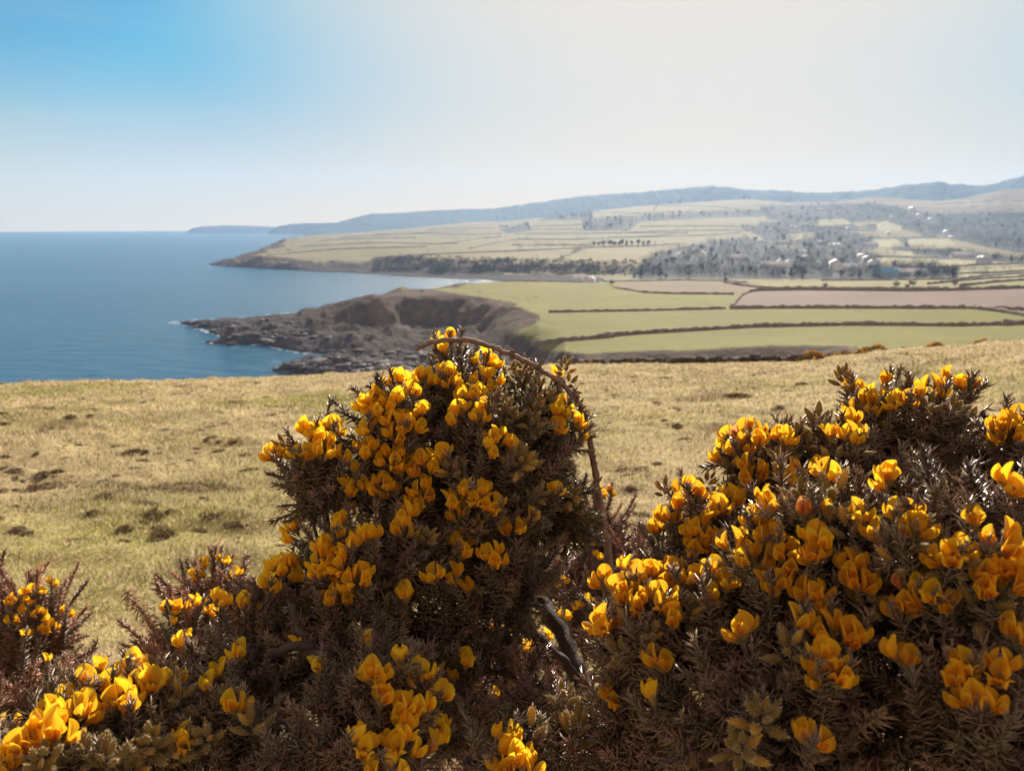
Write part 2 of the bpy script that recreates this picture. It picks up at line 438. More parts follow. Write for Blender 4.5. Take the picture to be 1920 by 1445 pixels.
def hz(x, y):
    """bilinear height at world x,y"""
    r = math.hypot(x, y); a = math.atan2(x, y)
    i = float(np.interp(r, rows, np.arange(len(rows)))); j = (a - azf[0]) / (azf[1] - azf[0])
    j = min(max(j, 0), len(azf) - 2); i = min(i, len(rows) - 2)
    i0 = int(i); j0 = int(j); u = i - i0; v = j - j0
    return float((Z[i0, j0] * (1 - u) + Z[i0 + 1, j0] * u) * (1 - v) + (Z[i0, j0 + 1] * (1 - u) + Z[i0 + 1, j0 + 1] * u) * v)
def hit(x, y, rmin=3.0, rmax=9000.0):
    """first ground point seen at photo pixel (x, y)"""
    d = ray(x, y); a = math.atan2(d[0], d[1]); s = d[2] / math.hypot(d[0], d[1])
    j = min(max((a - azf[0]) / (azf[1] - azf[0]), 0), len(azf) - 2); j0 = int(j); v = j - j0
    zc = Z[:, j0] * (1 - v) + Z[:, j0 + 1] * v
    g = zc - (HC + rows * s)
    ok = np.where((g > 0) & (rows > rmin) & (rows < rmax))[0]
    if len(ok) == 0: return None
    i = ok[0]
    if i > 0 and g[i - 1] < 0:
        t = g[i - 1] / (g[i - 1] - g[i]); r = rows[i - 1] + t * (rows[i] - rows[i - 1])
    else: r = rows[i]
    z = HC + r * s
    return np.array([r * math.sin(a), r * math.cos(a), z])

# ------------------------------------------------------------ land use colours (albedo)
C = np.empty(Z.shape + (3,))
def lerp3(a, b, t): return np.asarray(a) * (1 - t[..., None]) + np.asarray(b) * t[..., None]
straw = (0.46, 0.36, 0.185); green = (0.25, 0.235, 0.045)
gpatch = np.clip(fbm(X, Yw, 4.5, 3, 61) * 1.6 + 0.25 - np.clip((R - 12) / 60, 0, .45), 0, 1)
C[:] = lerp3(straw, green, gpatch * 0.75)
cnz = fbm(X, Yw, 0.35, 3, 63)
C *= (1 + 0.22 * cnz + .22 * fbm(X, Yw * 1.4, 1.1, 3, 97))[..., None]
brn = np.clip((fbm(X * .7, Yw, 0.75, 3, 91) - .36) * 3.5, 0, .6)
C = C * (1 - brn[..., None]) + np.array((.17, .12, .06)) * brn[..., None]
# valley and hillside default
f1 = (0.178, 0.162, 0.024); pale = (0.245, 0.195, 0.095); olive = (0.185, 0.165, 0.07)
far = R > 75
cell = vnoise(X / 170, Yw / 110, 71); cell = np.round(cell * 5) / 5
C[far] = lerp3(pale, olive, cell)[far]
mid = (R > 200) & (R < 700)
C[mid] = f1
stripes = 1 + 0.05 * np.sin((X * 0.3 + Yw * 0.95) * 0.9) + 0.10 * fbm(X, Yw, 60, 3, 73)
C[far] *= stripes[far][:, None]
def paint(poly, col, rlo=0, rhi=1e9, var=0.08, wl=40):
    m = inpoly(PXx, PXy, poly) & (R > rlo) & (R < rhi)
    C[m] = np.asarray(col) * (1 + var * fbm(X, Yw, wl, 3, 77))[m][:, None]
paint([(1400, 546), (1990, 541), (1990, 580), (1830, 577), (1380, 578), (1385, 562)], (0.205, 0.145, 0.115), 200, 700, .05)
paint([(1150, 537), (1200, 527), (1395, 528), (1440, 541), (1400, 545), (1380, 551), (1200, 549)], (0.20, 0.145, 0.085), 200, 760)
paint([(1400, 524), (1990, 522), (1990, 541), (1450, 541)], (0.25, 0.225, 0.09), 200, 1200)
paint([(960, 526), (1110, 529), (1170, 541), (1210, 549), (1380, 553), (1362, 580), (1100, 584), (1010, 590), (960, 572), (900, 560), (800, 556), (790, 546), (870, 530)], (0.182, 0.162, 0.024), 200, 700)
# distant layers; haze blue is put into the farthest hills' colour
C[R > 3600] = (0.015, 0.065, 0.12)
hill = (R > 2800) & (R <= 3600) & (PXx > 1480) & (PXy < 395)
C[hill] = np.asarray((0.19, 0.14, 0.09))
paint([(1500, 385), (1640, 366), (1750, 374), (1920, 372), (1920, 398), (1740, 398)], (0.19, 0.14, 0.10), 2300, 3700)
paint([(1600, 380), (1920, 374), (1920, 384), (1740, 388)], (0.26, 0.22, 0.14), 2700, 3700)
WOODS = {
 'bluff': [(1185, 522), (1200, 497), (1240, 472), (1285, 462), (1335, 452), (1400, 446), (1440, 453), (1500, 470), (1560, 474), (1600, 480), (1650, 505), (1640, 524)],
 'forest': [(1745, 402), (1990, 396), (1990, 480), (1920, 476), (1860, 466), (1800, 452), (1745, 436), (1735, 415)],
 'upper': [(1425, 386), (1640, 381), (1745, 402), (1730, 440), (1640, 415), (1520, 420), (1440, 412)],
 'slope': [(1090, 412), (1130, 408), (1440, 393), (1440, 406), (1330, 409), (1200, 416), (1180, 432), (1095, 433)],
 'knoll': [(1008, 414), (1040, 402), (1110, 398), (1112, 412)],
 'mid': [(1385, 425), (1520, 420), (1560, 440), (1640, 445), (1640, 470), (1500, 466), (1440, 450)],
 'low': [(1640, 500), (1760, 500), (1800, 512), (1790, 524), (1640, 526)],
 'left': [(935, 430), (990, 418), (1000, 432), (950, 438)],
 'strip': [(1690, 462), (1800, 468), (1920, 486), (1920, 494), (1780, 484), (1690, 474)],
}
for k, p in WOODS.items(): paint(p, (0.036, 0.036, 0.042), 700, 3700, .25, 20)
for p in [[(1642, 420), (1660, 414), (1692, 424), (1690, 433), (1645, 432)], [(1632, 449), (1680, 448), (1700, 462), (1640, 463)], [(1700, 448), (1780, 447), (1800, 466), (1710, 466)], [(1640, 470), (1710, 471), (1712, 479), (1638, 478)], [(1640, 484), (1840, 488), (1850, 496), (1740, 500), (1660, 494)],
          [(1475, 440), (1525, 435), (1530, 445), (1480, 450)], [(1530, 412), (1580, 410), (1600, 420), (1540, 424)], [(1795, 506), (1920, 500), (1920, 520), (1810, 520)]]:
    paint(p, (0.33, 0.30, 0.15), 700, 3700)
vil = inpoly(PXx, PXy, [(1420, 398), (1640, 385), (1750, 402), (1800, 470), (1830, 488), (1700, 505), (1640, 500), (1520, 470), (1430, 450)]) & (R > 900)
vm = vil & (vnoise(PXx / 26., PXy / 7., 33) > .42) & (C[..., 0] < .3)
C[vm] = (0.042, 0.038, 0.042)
# wild / rock by steepness and near the shore
rockc = np.asarray((0.075, 0.058, 0.058)); heath = np.asarray((0.125, 0.08, 0.052)); bare = np.asarray((0.26, 0.19, 0.13))
for _ in range(2):
    sl[1:-1] = (sl[:-2] + sl[1:-1] * 2 + sl[2:]) / 4; sl[:, 1:-1] = (sl[:, :-2] + sl[:, 1:-1] * 2 + sl[:, 2:]) / 4
steep = np.clip((sl - 0.17) / 0.1, 0, 1) * (R > 80) * (R < 2500)
flank = (inpoly(PXx, PXy, [(300, 720), (300, 560), (600, 560), (790, 540), (870, 552), (960, 566), (1030, 592), (935, 632), (1000, 656), (1290, 657), (1450, 648), (1590, 648), (1590, 660), (1450, 668), (1300, 700)]) & (R > 215) & (R < 600))
steep = np.maximum(steep, flank * 1.0)
G23 = inpoly(PXx, PXy, [(960, 572), (1010, 590), (1015, 602), (932, 632), (926, 641), (1000, 646), (1000, 655), (1100, 663), (1290, 654), (1450, 645), (1590, 647), (1990, 640), (1990, 560), (1100, 560)]) & (R > 230) & (R < 600)
steep = np.where(G23 & (Z > 17), 0, steep)
q = np.clip(fbm(X, Yw, 22, 4, 81, True) * .5 + .35, 0, 1)
wildc = lerp3(heath, rockc, np.clip(1.4 - Z / 9, 0, 1)) * (1 + .3 * fbm(X, Yw, 9, 3, 83))[..., None]
wildc = lerp3(wildc, bare, np.clip((q - .58) * 3, 0, .75) * (R < 640)) * np.where(R < 640, .85 + .45 * fbm(X, Yw, 3.5, 2, 88), 1)[..., None]
C = C * (1 - steep[..., None]) + wildc * steep[..., None]
shore = (R > 150) & (R < 2430) & (Z < 5.5) & (np.minimum(sd, 1e9) < 70)
C[shore] = (rockc * (1 + .5 * fbm(X, Yw, 7, 3, 85))[..., None])[shore]
wet = shore & (Z < 1.0)
C[wet] *= 0.55
C = np.clip(C, 0.01, 0.9)

nrow, ncol = Z.shape
V = np.stack([X, Yw, Z], -1).reshape(-1, 3)
ii, jj = np.meshgrid(np.arange(nrow - 1), np.arange(ncol), indexing='ij')
j2 = (jj + 1) % ncol
Fq = np.stack([ii * ncol + jj, (ii + 1) * ncol + jj, (ii + 1) * ncol + j2, ii * ncol + j2], -1).reshape(-1, 4)

# ground material
def ground_mat():
    m, n = new_mat("ground")
    vc = N(n, "ShaderNodeVertexColor", layer_name="Col")
    tcn = N(n, "ShaderNodeTexCoord")
    src = vc.outputs[0]
    for sc, amt in ((0.03, .12), (0.4, .14), (6.0, .22), (45.0, .30)):
        no = N(n, "ShaderNodeTexNoise", Scale=sc, Detail=3.0, Roughness=.6)
        n.links.new(tcn.outputs['Object'], no.inputs['Vector'])
        mr = N(n, "ShaderNodeMapRange"); mr.inputs[1].default_value = .3; mr.inputs[2].default_value = .7; mr.inputs[3].default_value = 1 - amt; mr.inputs[4].default_value = 1 + amt
        n.links.new(no.outputs[0], mr.inputs[0])
        mu = N(n, "ShaderNodeVectorMath", operation='SCALE')
        n.links.new(src, mu.inputs[0]); n.links.new(mr.outputs[0], mu.inputs['Scale']); src = mu.outputs[0]
    p = N(n, "ShaderNodeBsdfPrincipled", Roughness=.9); p.inputs['Specular IOR Level'].default_value = .15
    n.links.new(src, p.inputs['Base Color'])
    b1 = N(n, "ShaderNodeTexNoise", Scale=14.0, Detail=5.0, Roughness=.7); n.links.new(tcn.outputs['Object'], b1.inputs['Vector'])
    bb = N(n, "ShaderNodeBump", Strength=.8, Distance=.04); n.links.new(b1.outputs[0], bb.inputs['Height'])
    ra = N(n, "ShaderNodeAttribute", attribute_name="rocky")
    rn = N(n, "ShaderNodeTexNoise", Scale=.16, Detail=7.0, Roughness=.68, Distortion=.5); n.links.new(tcn.outputs['Object'], rn.inputs['Vector'])
    rb = N(n, "ShaderNodeBump", Distance=4.5); n.links.new(ra.outputs['Fac'], rb.inputs['Strength']); n.links.new(rn.outputs[0], rb.inputs['Height']); n.links.new(bb.outputs[0], rb.inputs['Normal'])
    n.links.new(rb.outputs[0], p.inputs['Normal'])
    o = N(n, "ShaderNodeOutputMaterial"); n.links.new(p.outputs[0], o.inputs[0])
    return m
M_ground = ground_mat()
g_o = link("ground", make_mesh("ground", V, Fq, M_ground, col=C.reshape(-1, 3), smooth=True, attrs={'rocky': np.clip(np.maximum(steep, shore * 1.0), 0, 1).ravel()}))
tag(g_o, "sloping pasture, coastal land and hills", None, None, "structure")

# ------------------------------------------------------------ sea
def sea_mat():
    m, n = new_mat("sea")
    tcn = N(n, "ShaderNodeTexCoord")
    mp = N(n, "ShaderNodeMapping"); mp.inputs['Scale'].default_value = (0.35, 1.0, 1.0); mp.inputs['Rotation'].default_value = (0, 0, math.radians(8))
    n.links.new(tcn.outputs['Object'], mp.inputs[0])
    a = N(n, "ShaderNodeTexNoise", Scale=.14, Detail=6.0, Roughness=.68, Distortion=.4); n.links.new(mp.outputs[0], a.inputs['Vector'])
    b = N(n, "ShaderNodeBump", Strength=.9, Distance=4.2); n.links.new(a.outputs[0], b.inputs['Height'])
    c = N(n, "ShaderNodeTexNoise", Scale=.008, Detail=3.0, Roughness=.5); n.links.new(mp.outputs[0], c.inputs['Vector'])
    cr = N(n, "ShaderNodeMix", data_type='RGBA'); n.links.new(c.outputs[0], cr.inputs[0])
    cr.inputs[6].default_value = (0.006, 0.085, 0.17, 1); cr.inputs[7].default_value = (0.016, 0.15, 0.28, 1)
    # foam near rocks
    at = N(n, "ShaderNodeAttribute", attribute_name="foam")
    fn = N(n, "ShaderNodeTexNoise", Scale=.25, Detail=4.0); n.links.new(tcn.outputs['Object'], fn.inputs['Vector'])
    ad = N(n, "ShaderNodeMath", operation='MULTIPLY_ADD'); n.links.new(at.outputs['Fac'], ad.inputs[0]); ad.inputs[1].default_value = .55; n.links.new(fn.outputs[0], ad.inputs[2])
    gt = N(n, "ShaderNodeMapRange"); gt.inputs[1].default_value = .88; gt.inputs[2].default_value = 1.0; n.links.new(ad.outputs[0], gt.inputs[0])
    m2 = N(n, "ShaderNodeMix", data_type='RGBA'); n.links.new(gt.outputs[0], m2.inputs[0]); n.links.new(cr.outputs[2], m2.inputs[6]); m2.inputs[7].default_value = (.75, .78, .8, 1)
    p = N(n, "ShaderNodeBsdfPrincipled", Roughness=.22, IOR=1.33); p.inputs['Specular IOR Level'].default_value = .35
    n.links.new(m2.outputs[2], p.inputs['Base Color']); n.links.new(b.outputs[0], p.inputs['Normal'])
    o = N(n, "ShaderNodeOutputMaterial"); n.links.new(p.outputs[0], o.inputs[0])
    return m
sa = np.linspace(math.radians(-80), math.radians(50), 900); sr = np.concatenate([np.geomspace(120, 6680, 420)])
SA, SR = np.meshgrid(sa, sr)
sx = SR * np.sin(SA); sy = SR * np.cos(SA)
keep_d = distpoly(sx, sy, COAST, closed=False)
foam = np.where((SR > 200) & (SR < 1300), np.exp(-keep_d / np.where(SR < 640, 3.5, 3.0)), 0)
ns, ms_ = sx.shape
ii, jj = np.meshgrid(np.arange(ns - 1), np.arange(ms_ - 1), indexing='ij')
Fs = np.stack([ii * ms_ + jj, (ii + 1) * ms_ + jj, (ii + 1) * ms_ + jj + 1, ii * ms_ + jj + 1], -1).reshape(-1, 4)
sea_o = link("sea", make_mesh("sea", np.stack([sx, sy, np.zeros_like(sx)], -1).reshape(-1, 3), Fs, sea_mat(), attrs={'foam': foam.ravel()}))
tag(sea_o, "calm blue sea", None, None, "structure")

# ------------------------------------------------------------ haze
hz_m, hn = new_mat("haze")
pv = N(hn, "ShaderNodeVolumePrincipled"); pv.inputs['Color'].default_value = (0.46, 0.66, 0.96, 1)
pv.inputs['Density'].default_value = 0.000122; pv.inputs['Anisotropy'].default_value = 0.3
ho = N(hn, "ShaderNodeOutputMaterial"); hn.links.new(pv.outputs[0], ho.inputs['Volume'])
bx = MB()
hv = np.array([(x, y, z) for x in (-6900, 6900) for y in (-6900, 6900) for z in (-15, 470)])
bx.add(hv, [[0, 1, 3, 2], [4, 6, 7, 5], [0, 4, 5, 1], [2, 3, 7, 6], [0, 2, 6, 4], [1, 5, 7, 3]])
haze = link("haze", bx.mesh("haze", hz_m)); tag(haze, "pale blue sea haze", None, None, "stuff")
# ============================================================ hedges, walls, trees, houses
random.seed(11)
M_hedge = vc_mat("hedge_leaf", rough=.85, spec=.15, noise=1.5, nz_amt=.3)
M_tree = vc_mat("tree_leaf", rough=.8, spec=.15, transl=.15)
M_white = vc_mat("house_wall", rough=.6, spec=.3, noise=1.0, nz_amt=.06)
M_roof = vc_mat("house_roof", rough=.4, spec=.5, noise=2.0, nz_amt=.12)

def densify(pts, step_px):
    out = []
    for (x1, y1), (x2, y2) in zip(pts[:-1], pts[1:]):
        n = max(1, int(math.hypot(x2 - x1, (y2 - y1) * 3) / step_px))
        for i in range(n): out.append((x1 + (x2 - x1) * i / n, y1 + (y2 - y1) * i / n))
    out.append(pts[-1]); return out
def hedge(pts, name, label, cat, group, h, w, col, step=7, gap=0.0):
    """an irregular bank of hedge or rough walling following the ground"""
    P = []
    for x, y in densify(pts, step):
        p = hit(x, y, rmin=150)
        if p is not None: P.append(p)
    if len(P) < 2: return None
    P = np.array(P); n = len(P)
    T = np.gradient(P[:, :2], axis=0); T /= np.linalg.norm(T, axis=1)[:, None] + 1e-9
    Nn = np.stack([-T[:, 1], T[:, 0]], 1)
    prof = [(-.5, -.6), (-.46, .45), (-.28, .9), (.0, 1.0), (.3, .88), (.46, .4), (.5, -.6)]
    k = len(prof); V = []; Cc = []
    for i in range(n):
        hh = h * (.7 + .6 * random.random()); ww = w * (.75 + .5 * random.random())
        for a, b in prof:
            zz = P[i, 2] + (b * hh * (1 + .2 * (random.random() - .5)) if b > 0 else -1.0)
            V.append((P[i, 0] + Nn[i, 0] * a * ww, P[i, 1] + Nn[i, 1] * a * ww, zz))
            Cc.append(np.asarray(col) * (.75 + .5 * random.random()))
    F = [[i * k + j, i * k + j + 1, (i + 1) * k + j + 1, (i + 1) * k + j] for i in range(n - 1) for j in range(k - 1)]
    b = MB(); b.v = [np.array(V)]; b.c = [np.array(Cc)]; b.f4 = [np.array(F)]; b.m4 = [np.zeros(len(F), int)]; b.n = len(V)
    b.f3 = [np.array([[0, j + 1, j] for j in range(1, k - 1)] + [[(n - 1) * k, (n - 1) * k + j, (n - 1) * k + j + 1] for j in range(1, k - 1)])]; b.m3 = [np.zeros(len(b.f3[0]), int)]
    o = link(name, b.mesh(name, M_hedge))
    return tag(o, label, cat, group)
HB = (0.20, 0.145, 0.105)
NEAR_H = [
 ([(1000, 644.5), (1060, 639), (1110, 635), (1150, 632)], "low brown hedge at the left end of the lowest green field", 2.2),
 ([(1132, 631.5), (1200, 626), (1300, 620), (1420, 613), (1500, 611.5), (1600, 609.5), (1700, 610.5), (1800, 611.5), (1905, 608)], "long brown hedge crossing the middle of the green valley fields", 2.2),
 ([(1880, 610), (1925, 607.5), (1990, 606)], "thicker dark hedge clump at the right end of the long valley hedge", 3.0),
 ([(1030, 586), (1100, 584.5), (1200, 583), (1300, 580.5), (1360, 579)], "brown hedge between the two largest green fields left of the gateway", 1.8),
 ([(1368, 579), (1450, 578), (1600, 578), (1750, 578.5), (1830, 578.5)], "straight brown hedge along the near side of the ploughed field", 2.4),
 ([(1822, 578.5), (1870, 584), (1920, 592), (1990, 603)], "hedge slanting down to the right from the ploughed field corner", 2.4),
 ([(1850, 579), (1920, 582), (1990, 583)], "short hedge behind the slanting hedge at the right edge", 2.4),
 ([(1372, 577), (1380, 565), (1390, 554), (1405, 547.5), (1425, 545)], "curving hedge at the left end of the pink ploughed field", 2.2),
 ([(1418, 545.5), (1500, 544), (1600, 545), (1700, 546), (1800, 544.5), (1920, 540.5), (1990, 539)], "dark hedge along the far side of the ploughed field", 3.0),
 ([(1150, 539), (1180, 544), (1210, 549), (1260, 551), (1320, 551.5), (1376, 552)], "hedge between the left green field and the brown stubble field", 1.8),
 ([(1355, 529), (1385, 535), (1430, 540), (1470, 541.5), (1530, 540)], "hedge bending round the far corner of the brown stubble field", 2.4),
 ([(1530, 540), (1600, 540.5), (1700, 541), (1760, 540)], "thin hedge just behind the far side of the ploughed field", 1.6),
 ([(1130, 528), (1200, 527), (1280, 525.5), (1360, 527), (1400, 531)], "hedge along the top of the brown stubble field", 1.6),
 ([(1540, 526), (1620, 525.5), (1700, 525), (1780, 524.5), (1840, 522)], "hedge at the foot of the wooded bluff beside pale fields", 2.2),
 ([(1800, 537), (1850, 531), (1900, 527), (1960, 524)], "hedge rising to the right beyond the ploughed field", 2.4),
 ([(1740, 533), (1800, 527), (1860, 522), (1960, 517)], "farther hedge rising to the right beyond the ploughed field", 2.4),
 ([(790, 546.5), (840, 538), (880, 531), (940, 527.5), (1040, 528), (1110, 530)], "dark cliff top hedge along the far rim of the left green field", 1.6),
]
for p, lab, h in NEAR_H: hedge(p, "field_hedge", lab, "hedge", "hedges between the valley fields", h * .62, 1.8, HB, step=6)
FB = (0.17, 0.15, 0.125)
FAR_H = [
 [(500, 479), (560, 474), (620, 468), (700, 465), (800, 463)], [(560, 463), (640, 458), (720, 455), (800, 458), (860, 457)], [(540, 470), (600, 452), (640, 449), (700, 447), (780, 446)],
 [(760, 480), (840, 476), (940, 472), (1050, 467), (1110, 464.5)], [(830, 457), (870, 452), (900, 447), (940, 445)], [(880, 466), (920, 458), (960, 450), (1000, 446)],
 [(960, 460), (1040, 460), (1110, 459.5)], [(1100, 464), (1160, 462.5), (1240, 460), (1280, 457)], [(1075, 474), (1090, 466), (1110, 462)], [(1050, 484), (1075, 475), (1100, 465)],
 [(960, 449), (1080, 449.5), (1150, 446), (1260, 441)], [(965, 439), (1060, 438.5), (1180, 437), (1290, 437.5)], [(1000, 430), (1080, 430), (1110, 431)], [(1000, 424), (1060, 423), (1110, 421)],
 [(1180, 436), (1260, 433), (1330, 432), (1400, 432)], [(1200, 425), (1290, 424), (1360, 424), (1400, 426)], [(1140, 446), (1240, 444), (1340, 441), (1390, 436)], [(1230, 386), (1290, 385.5), (1340, 388), (1390, 393)], [(1110, 398), (1200, 400), (1300, 398), (1370, 396)],
 [(1225, 396), (1232, 386), (1238, 381)], [(700, 440), (800, 438), (900, 440), (940, 438)], [(640, 445), (720, 441), (800, 436), (880, 432)], [(800, 431), (860, 428), (930, 428)],
 [(1640, 481), (1700, 482.5), (1760, 483)], [(1750, 502), (1820, 498), (1920, 494), (1980, 491)], [(1800, 513), (1860, 512), (1920, 508), (1980, 506)], [(1700, 470), (1790, 473), (1880, 484), (1960, 488)], [(1540, 427), (1600, 431), (1640, 434)], [(1750, 383), (1840, 379), (1920, 377)],
 [(1820, 520), (1900, 514), (1980, 511)],
]
FARLAB = ['hedge nearest the cliff edge on the left part of the far headland', 'second hedge up from the cliff edge on the far headland', 'hedge climbing then levelling out at the left end of the far headland', 'long hedge running right toward the cove above the far cliff', 'short hedge slanting up right near the middle of the far headland', 'longer hedge slanting up right beside the middle pastures', 'straight hedge left of the row of small trees', 'straight hedge along the row of small trees', 'hedge bending down left from the tree row', 'short hedge dropping to the cliff scrub below the tree row', 'hedge just above the row of small trees, rising to the right', 'long level hedge across the stacked pastures, lowest but one', 'short hedge left of the upper farm wood, lower one', 'short hedge left of the upper farm wood, upper one', 'upper level hedge of the stacked pastures ending at the bright white house', 'hedge right under the long tree belt', 'hedge ending at the bright white house from the left', 'hedge across the top of the hilltop pasture', 'hedge along the long tree belt upper side', 'tiny steep hedge climbing to the skyline on the hilltop pasture', 'level hedge on the back slope of the far headland, nearest', 'level hedge on the back slope of the far headland, middle one', 'level hedge on the back slope of the far headland, farthest', 'hedge between two pale fields right of the wood', 'lower hedge at the right edge above the valley', 'second hedge up from the valley at the right edge', 'hedge along the road below the dark plantation', 'short hedge between the upper woods right of the bright white house', 'hedge on the moor below the right hilltop', 'lowest hedge right of the low wood at the frame edge']
assert len(FARLAB) == len(FAR_H)
for i, p in enumerate(FAR_H):
    near_far = "on the far headland" if p[0][0] < 960 else ("on the hillside left of the woods" if p[0][0] < 1450 else "on the slope right of the village")
    hedge(p, "field_hedge", FARLAB[i], "hedge", "hedge lines " + near_far, 1.5, 3.0, FB, step=9)

HOUSES = [
 (1117, 414.5, 'white', "left of two bright white houses at the upper wood edge"), (1127, 415, 'white', "right of two bright white houses at the upper wood edge"),
 (944, 426, 'long', "white farmhouse alone on the far headland among dark trees"), (1172, 432, 'cottage', "white cottage at the right end of the left hillside wood"),
 (1194, 411.5, 'cottage', "small pale house inside the long tree belt"), (1374, 401, 'cottage', "pale house where the tree belt meets the hilltop pasture"),
 (1400, 432, 'white', "very bright white house at the right end of the stacked pastures"), (1443, 434.5, 'cottage', "small white house right of the bright pasture end house"),
 (1453, 394, 'cottage', "pale house high up left of the brown hill"), (1540, 396, 'long', "wide white house high up below the brown hill"),
 (1484, 427.5, 'cottage', "pale cottage left of a pair on the upper road"), (1494, 428, 'cottage', "pale cottage right of a pair on the upper road"),
 (1275, 486, 'white', "round looking white house on the left of the wooded bluff"), (1315.5, 482.5, 'white', "bright white house at the right side of the bluff clearing"),
 (1303, 476, 'grey', "grey blue roofed house between the trees on the bluff"), (1382, 488, 'long', "long bright white building in the middle of the wood"),
 (1424, 456, 'cottage', "pinkish cottage left of the terraces above the wood"), (1468, 458.5, 'long', "wide bright cream building above the wood"),
 (1494, 455.5, 'white', "pale house right of the wide cream building"), (1533, 457.5, 'white', "grey white house at the top right of the wood"),
 (1556, 464.5, 'white', "leftmost white house of the bright terrace of three"), (1566, 465, 'white', "middle white house of the bright terrace of three"), (1574, 465, 'white', "rightmost white house of the bright terrace of three"),
 (1540, 460, 'grey', "grey house just above the bright terrace"), (1630, 462.5, 'long', "white house on the left edge of the pale green field"),
 (1566, 507, 'villa', "large bright cream house in the lower wood"), (1586, 507, 'long', "grey white building right of the large cream house"),
 (1616, 487, 'white', "white house at the top of the row running down the wood edge"), (1625, 492, 'grey', "grey house in the middle of the row by the wood edge"), (1634, 497, 'cottage', "lowest cottage in the row by the wood edge"),
 (1676, 520, 'barn', "long blue roofed barn at the foot of the slope"), (1660, 518, 'barn', "shorter blue roofed barn left of the long barn"), (1705, 518.5, 'long', "bright white shed right of the blue barns"),
 (1804, 483.5, 'long', "bright white bungalow right of the pale fields"), (1665, 440, 'white', "white house between the two pale clearings"),
 (1773, 438.5, 'white', "white house at the left edge of the plantation"), (1784, 447, 'cottage', "small white cottage lower at the plantation edge"), (1744, 412, 'cottage', "tiny white house below the moor"),
 (1672, 408, 'cottage', "tiny pale house in the upper wood"), (1710, 395, 'villa', "tall pale tower house high below the moor"), (1722, 404, 'cottage', "pale cottage below the tall house"),
 (1448, 503, 'long', "pale roofed building at the left end of the lower lane"), (1462, 500, 'white', "pale house on the lower lane in the wood"), (1478, 501, 'white', "pale house at the right end of the lower lane"),
 (1530, 503, 'grey', "small grey house left of the large cream house"), (1105, 529.5, 'cottage', "tiny white cottage beside the cove shore"), (1086, 527.8, 'cottage', "leftmost tiny white cottage by the cove shore"),
 (1845, 494, 'grey', "grey farmhouse on the road below the plantation"), (1512, 490, 'grey', "grey roof half hidden in the middle of the wood"), (1590, 430, 'cottage', "pale house in the upper belt of trees"),
]
# ---- trees
def crown_mesh(name, seed, kind):
    r = random.Random(seed); b = MB()
    H = 1.0
    # trunk and limbs
    b.tube([(0, 0, -.08), (.01, 0, .2), (0, .01, .55)], [.035, .028, .012], 5, (.07, .055, .045))
    for k in range(4):
        a = r.random() * 6.28; z0 = .2 + .1 * k
        b.tube([(0, 0, z0), (.12 * math.cos(a), .12 * math.sin(a), z0 + .13), (.22 * math.cos(a), .22 * math.sin(a), z0 + .2)], [.014, .01, .004], 4, (.07, .055, .045))
    lumps = []
    for k in range(9):
        a = r.random() * 6.28
        if kind == 'pine': z = .3 + .65 * k / 9; rad = .26 * (1.05 - z); lumps.append((rad * .5 * math.cos(a), rad * .5 * math.sin(a), z, rad))
        else: rr = .2 * r.random() ** .5; lumps.append((rr * 1.3 * math.cos(a), rr * 1.3 * math.sin(a), .42 + .4 * r.random(), .15 + .08 * r.random()))
    nl = 420 if kind != 'bare' else 260
    V = []; F = []; Cc = []
    for i in range(nl):
        L = lumps[r.randrange(len(lumps))]
        d = np.array([r.gauss(0, 1), r.gauss(0, 1), r.gauss(0, 1)]); d /= np.linalg.norm(d)
        p = np.array(L[:3]) + d * L[3] * (.6 + .5 * r.random())
        s = .035 + .03 * r.random()
        e1 = np.array([r.gauss(0, 1), r.gauss(0, 1), r.gauss(0, 1)]); e1 /= np.linalg.norm(e1); e2 = np.cross(e1, d + .1); e2 /= np.linalg.norm(e2)
        n0 = len(V); V += [p - s * e1, p + s * e1 * .8, p + s * e2 * 1.3]
        F.append([n0, n0 + 1, n0 + 2])
        g = .7 + .6 * r.random()
        base = {'pine': (.042, .048, .058), 'oak': (.062, .052, .058), 'bare': (.08, .062, .066)}[kind]
        Cc += [np.array(base) * g] * 3
    b.add(V, F); b.c[-1] = np.array(Cc)
    return b.mesh(name, M_tree)
TREES = [crown_mesh("tree_crown", 3 * i + 1, k) for i, k in enumerate(['pine', 'oak', 'bare', 'oak', 'pine'])]
tree_count = 0
def tree(p, h, lab, group, k=None):
    global tree_count
    o = bpy.data.objects.new("hillside_tree", TREES[random.randrange(5) if k is None else k]); COL.objects.link(o)
    o.location = (p[0], p[1], p[2] - .2); o.scale = (h * random.uniform(.9, 1.35), h * random.uniform(.9, 1.35), h); o.rotation_euler = (0, 0, random.random() * 6.28)
    tag(o, lab, "tree", group); tree_count += 1
def sample_poly(poly, n):
    xs = [a for a, _ in poly]; ys = [b for _, b in poly]; out = []
    while len(out) < n:
        x = random.uniform(min(xs), max(xs)); y = random.uniform(min(ys), max(ys))
        if any(abs(x - q[0]) < (9 if q[2] in ('long', 'barn', 'villa') else 6) and -1.5 < y - q[1] < 11 for q in HOUSES): continue
        if inpoly(np.array([x]), np.array([y]), poly)[0]: out.append((x, y))
    return out
extra = []
